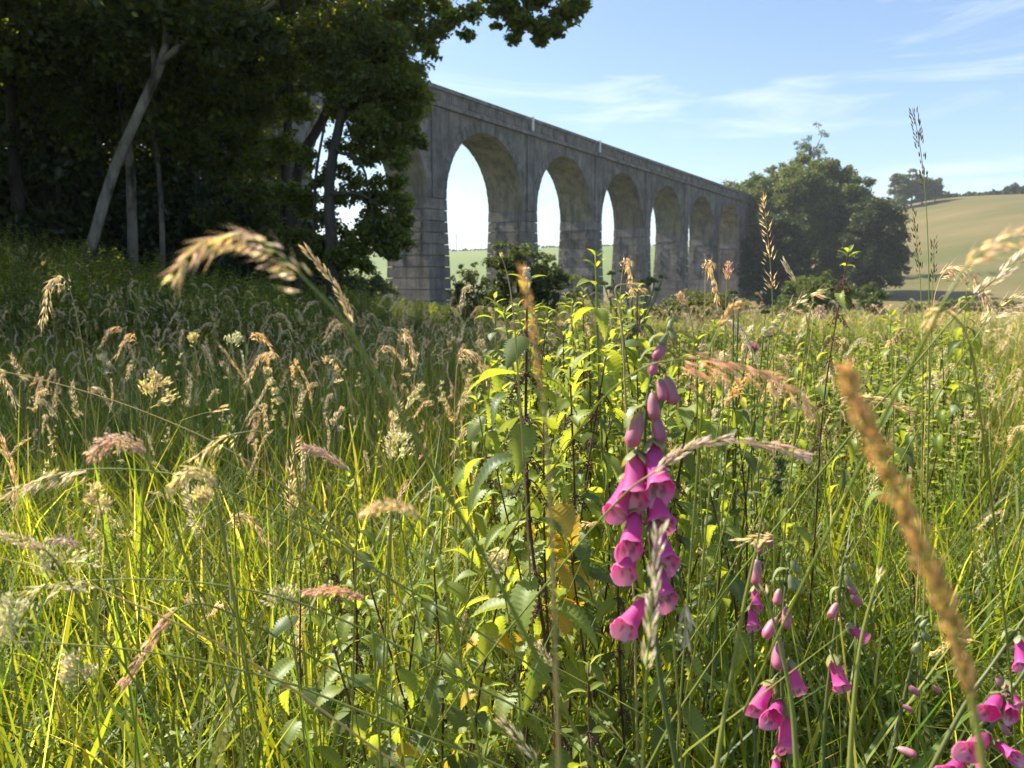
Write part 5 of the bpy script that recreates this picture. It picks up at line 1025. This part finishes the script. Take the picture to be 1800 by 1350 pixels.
S_('long_stalk', 'green grass stem sweeping level beneath the cream clusters', [(40, 1040, .62), (120, 1024, .62), (240, 1018, .62), (380, 1028, .62), (520, 1058, .63), (660, 1115, .65)], 'oat', 0.25, width=0.8, mat='seed_cream', r=0.0010, dens=0.7)
S_('long_stalk', 'thin flower bud on a bare stem over the shaded grass', [(346, 594, .85), (352, 610, .85), (366, 640, .85), (385, 720, .85), (405, 830, .86), (430, 960, .88)], 'cock', 0.05, width=0.7, mat='seed_cream', r=0.0009)
S_('cream_stalk', 'pale tufted grass flower alone in the shaded grass', [(412, 592, .95), (408, 606, .95), (404, 622, .95), (404, 680, .95), (408, 800, .97)], 'cock', 0.22, width=0.9, mat='seed_cream', r=0.0009)
S_('straw_stalk', 'pale two-part grass head by the cream curled plume', [(348, 872, .62), (360, 885, .62), (375, 900, .62), (392, 925, .62), (402, 1000, .63), (420, 1110, .65)], 'cock', 0.25, width=0.9, r=0.0009)
S_('straw_stalk', 'tan pointed grass head standing before the nettles', [(596, 722, .9), (592, 745, .9), (588, 768, .9), (586, 800, .9), (582, 880, .92)], 'cock', 0.42, width=0.5, mat='seed', r=0.0008)
S_('straw_stalk', 'pale grass spike slanting up from the lower edge', [(884, 1268, .58), (905, 1290, .58), (925, 1315, .58), (945, 1345, .58), (960, 1400, .58)], 'spike', 0.75, width=1.2, mat='seed', r=0.001)
S_('straw_stalk', 'tan tuft of grass seed beside the low nettle', [(946, 1132, .75), (960, 1155, .75), (972, 1180, .75), (978, 1220, .75), (982, 1300, .76)], 'fog', 0.45, width=0.9, mat='seed', r=0.0009)
S_('straw_stalk', 'pale hanging grass head just below the foxglove bells', [(1205, 1128, .55), (1204, 1090, .55), (1200, 1050, .55), (1190, 1030, .55), (1180, 1060, .56), (1190, 1200, .58)], 'oat', 0.38, width=0.6, mat='seed', r=0.0008)
S_('straw_stalk', 'tan grass head lying level above the small dark-stemmed foxglove', [(1298, 953, .7), (1320, 948, .7), (1345, 945, .7), (1370, 948, .7), (1400, 970, .71), (1430, 1050, .73)], 'spike', 0.55, width=1.5, mat='seed', r=0.0008)
for pts, lab in (([(1316, 1010), (1330, 960), (1310, 1050), (1290, 1160), (1268, 1290), (1255, 1380)], 'thick green stem leaning behind the small dark-stemmed foxglove'),
                 ([(1330, 985), (1345, 1040), (1370, 1130), (1392, 1240), (1402, 1380)], 'thick green stem bowed in front of the budding foxglove'),
                 ([(1565, 950), (1545, 1010), (1515, 1120), (1500, 1250), (1492, 1380)], 'broad upright green stem behind the violet bell')):
    S_('grass_stem', lab, [(a, b, .55) for a, b in pts[1:]], 'spike', 0.02, r=0.0022, width=0.5)
# ------------------------------------------------------------------ summer haze in the valley air
hm, hn, hl, ho = nt('valley_air'); pv = hn.new('ShaderNodeVolumePrincipled'); pv.inputs['Color'].default_value = (0.86, 0.92, 1.0, 1); pv.inputs['Density'].default_value = 0.00031
pv.inputs['Anisotropy'].default_value = 0.3; hl.new(pv.outputs[0], ho.inputs['Volume']); M['haze'] = hm
mb = MB(); mb.box((0, 0, 0), (2700, 1600, 50)); tag(mb.build('haze', 'haze', None, (0, 1150, 41.5)), 'thin pale summer haze lying in the valley', 'haze', kind='stuff')
print('tris', sum(sum(len(p.vertices) - 2 for p in m.polygons) for m in bpy.data.meshes if m.users))
print('objects', len(scene.objects))
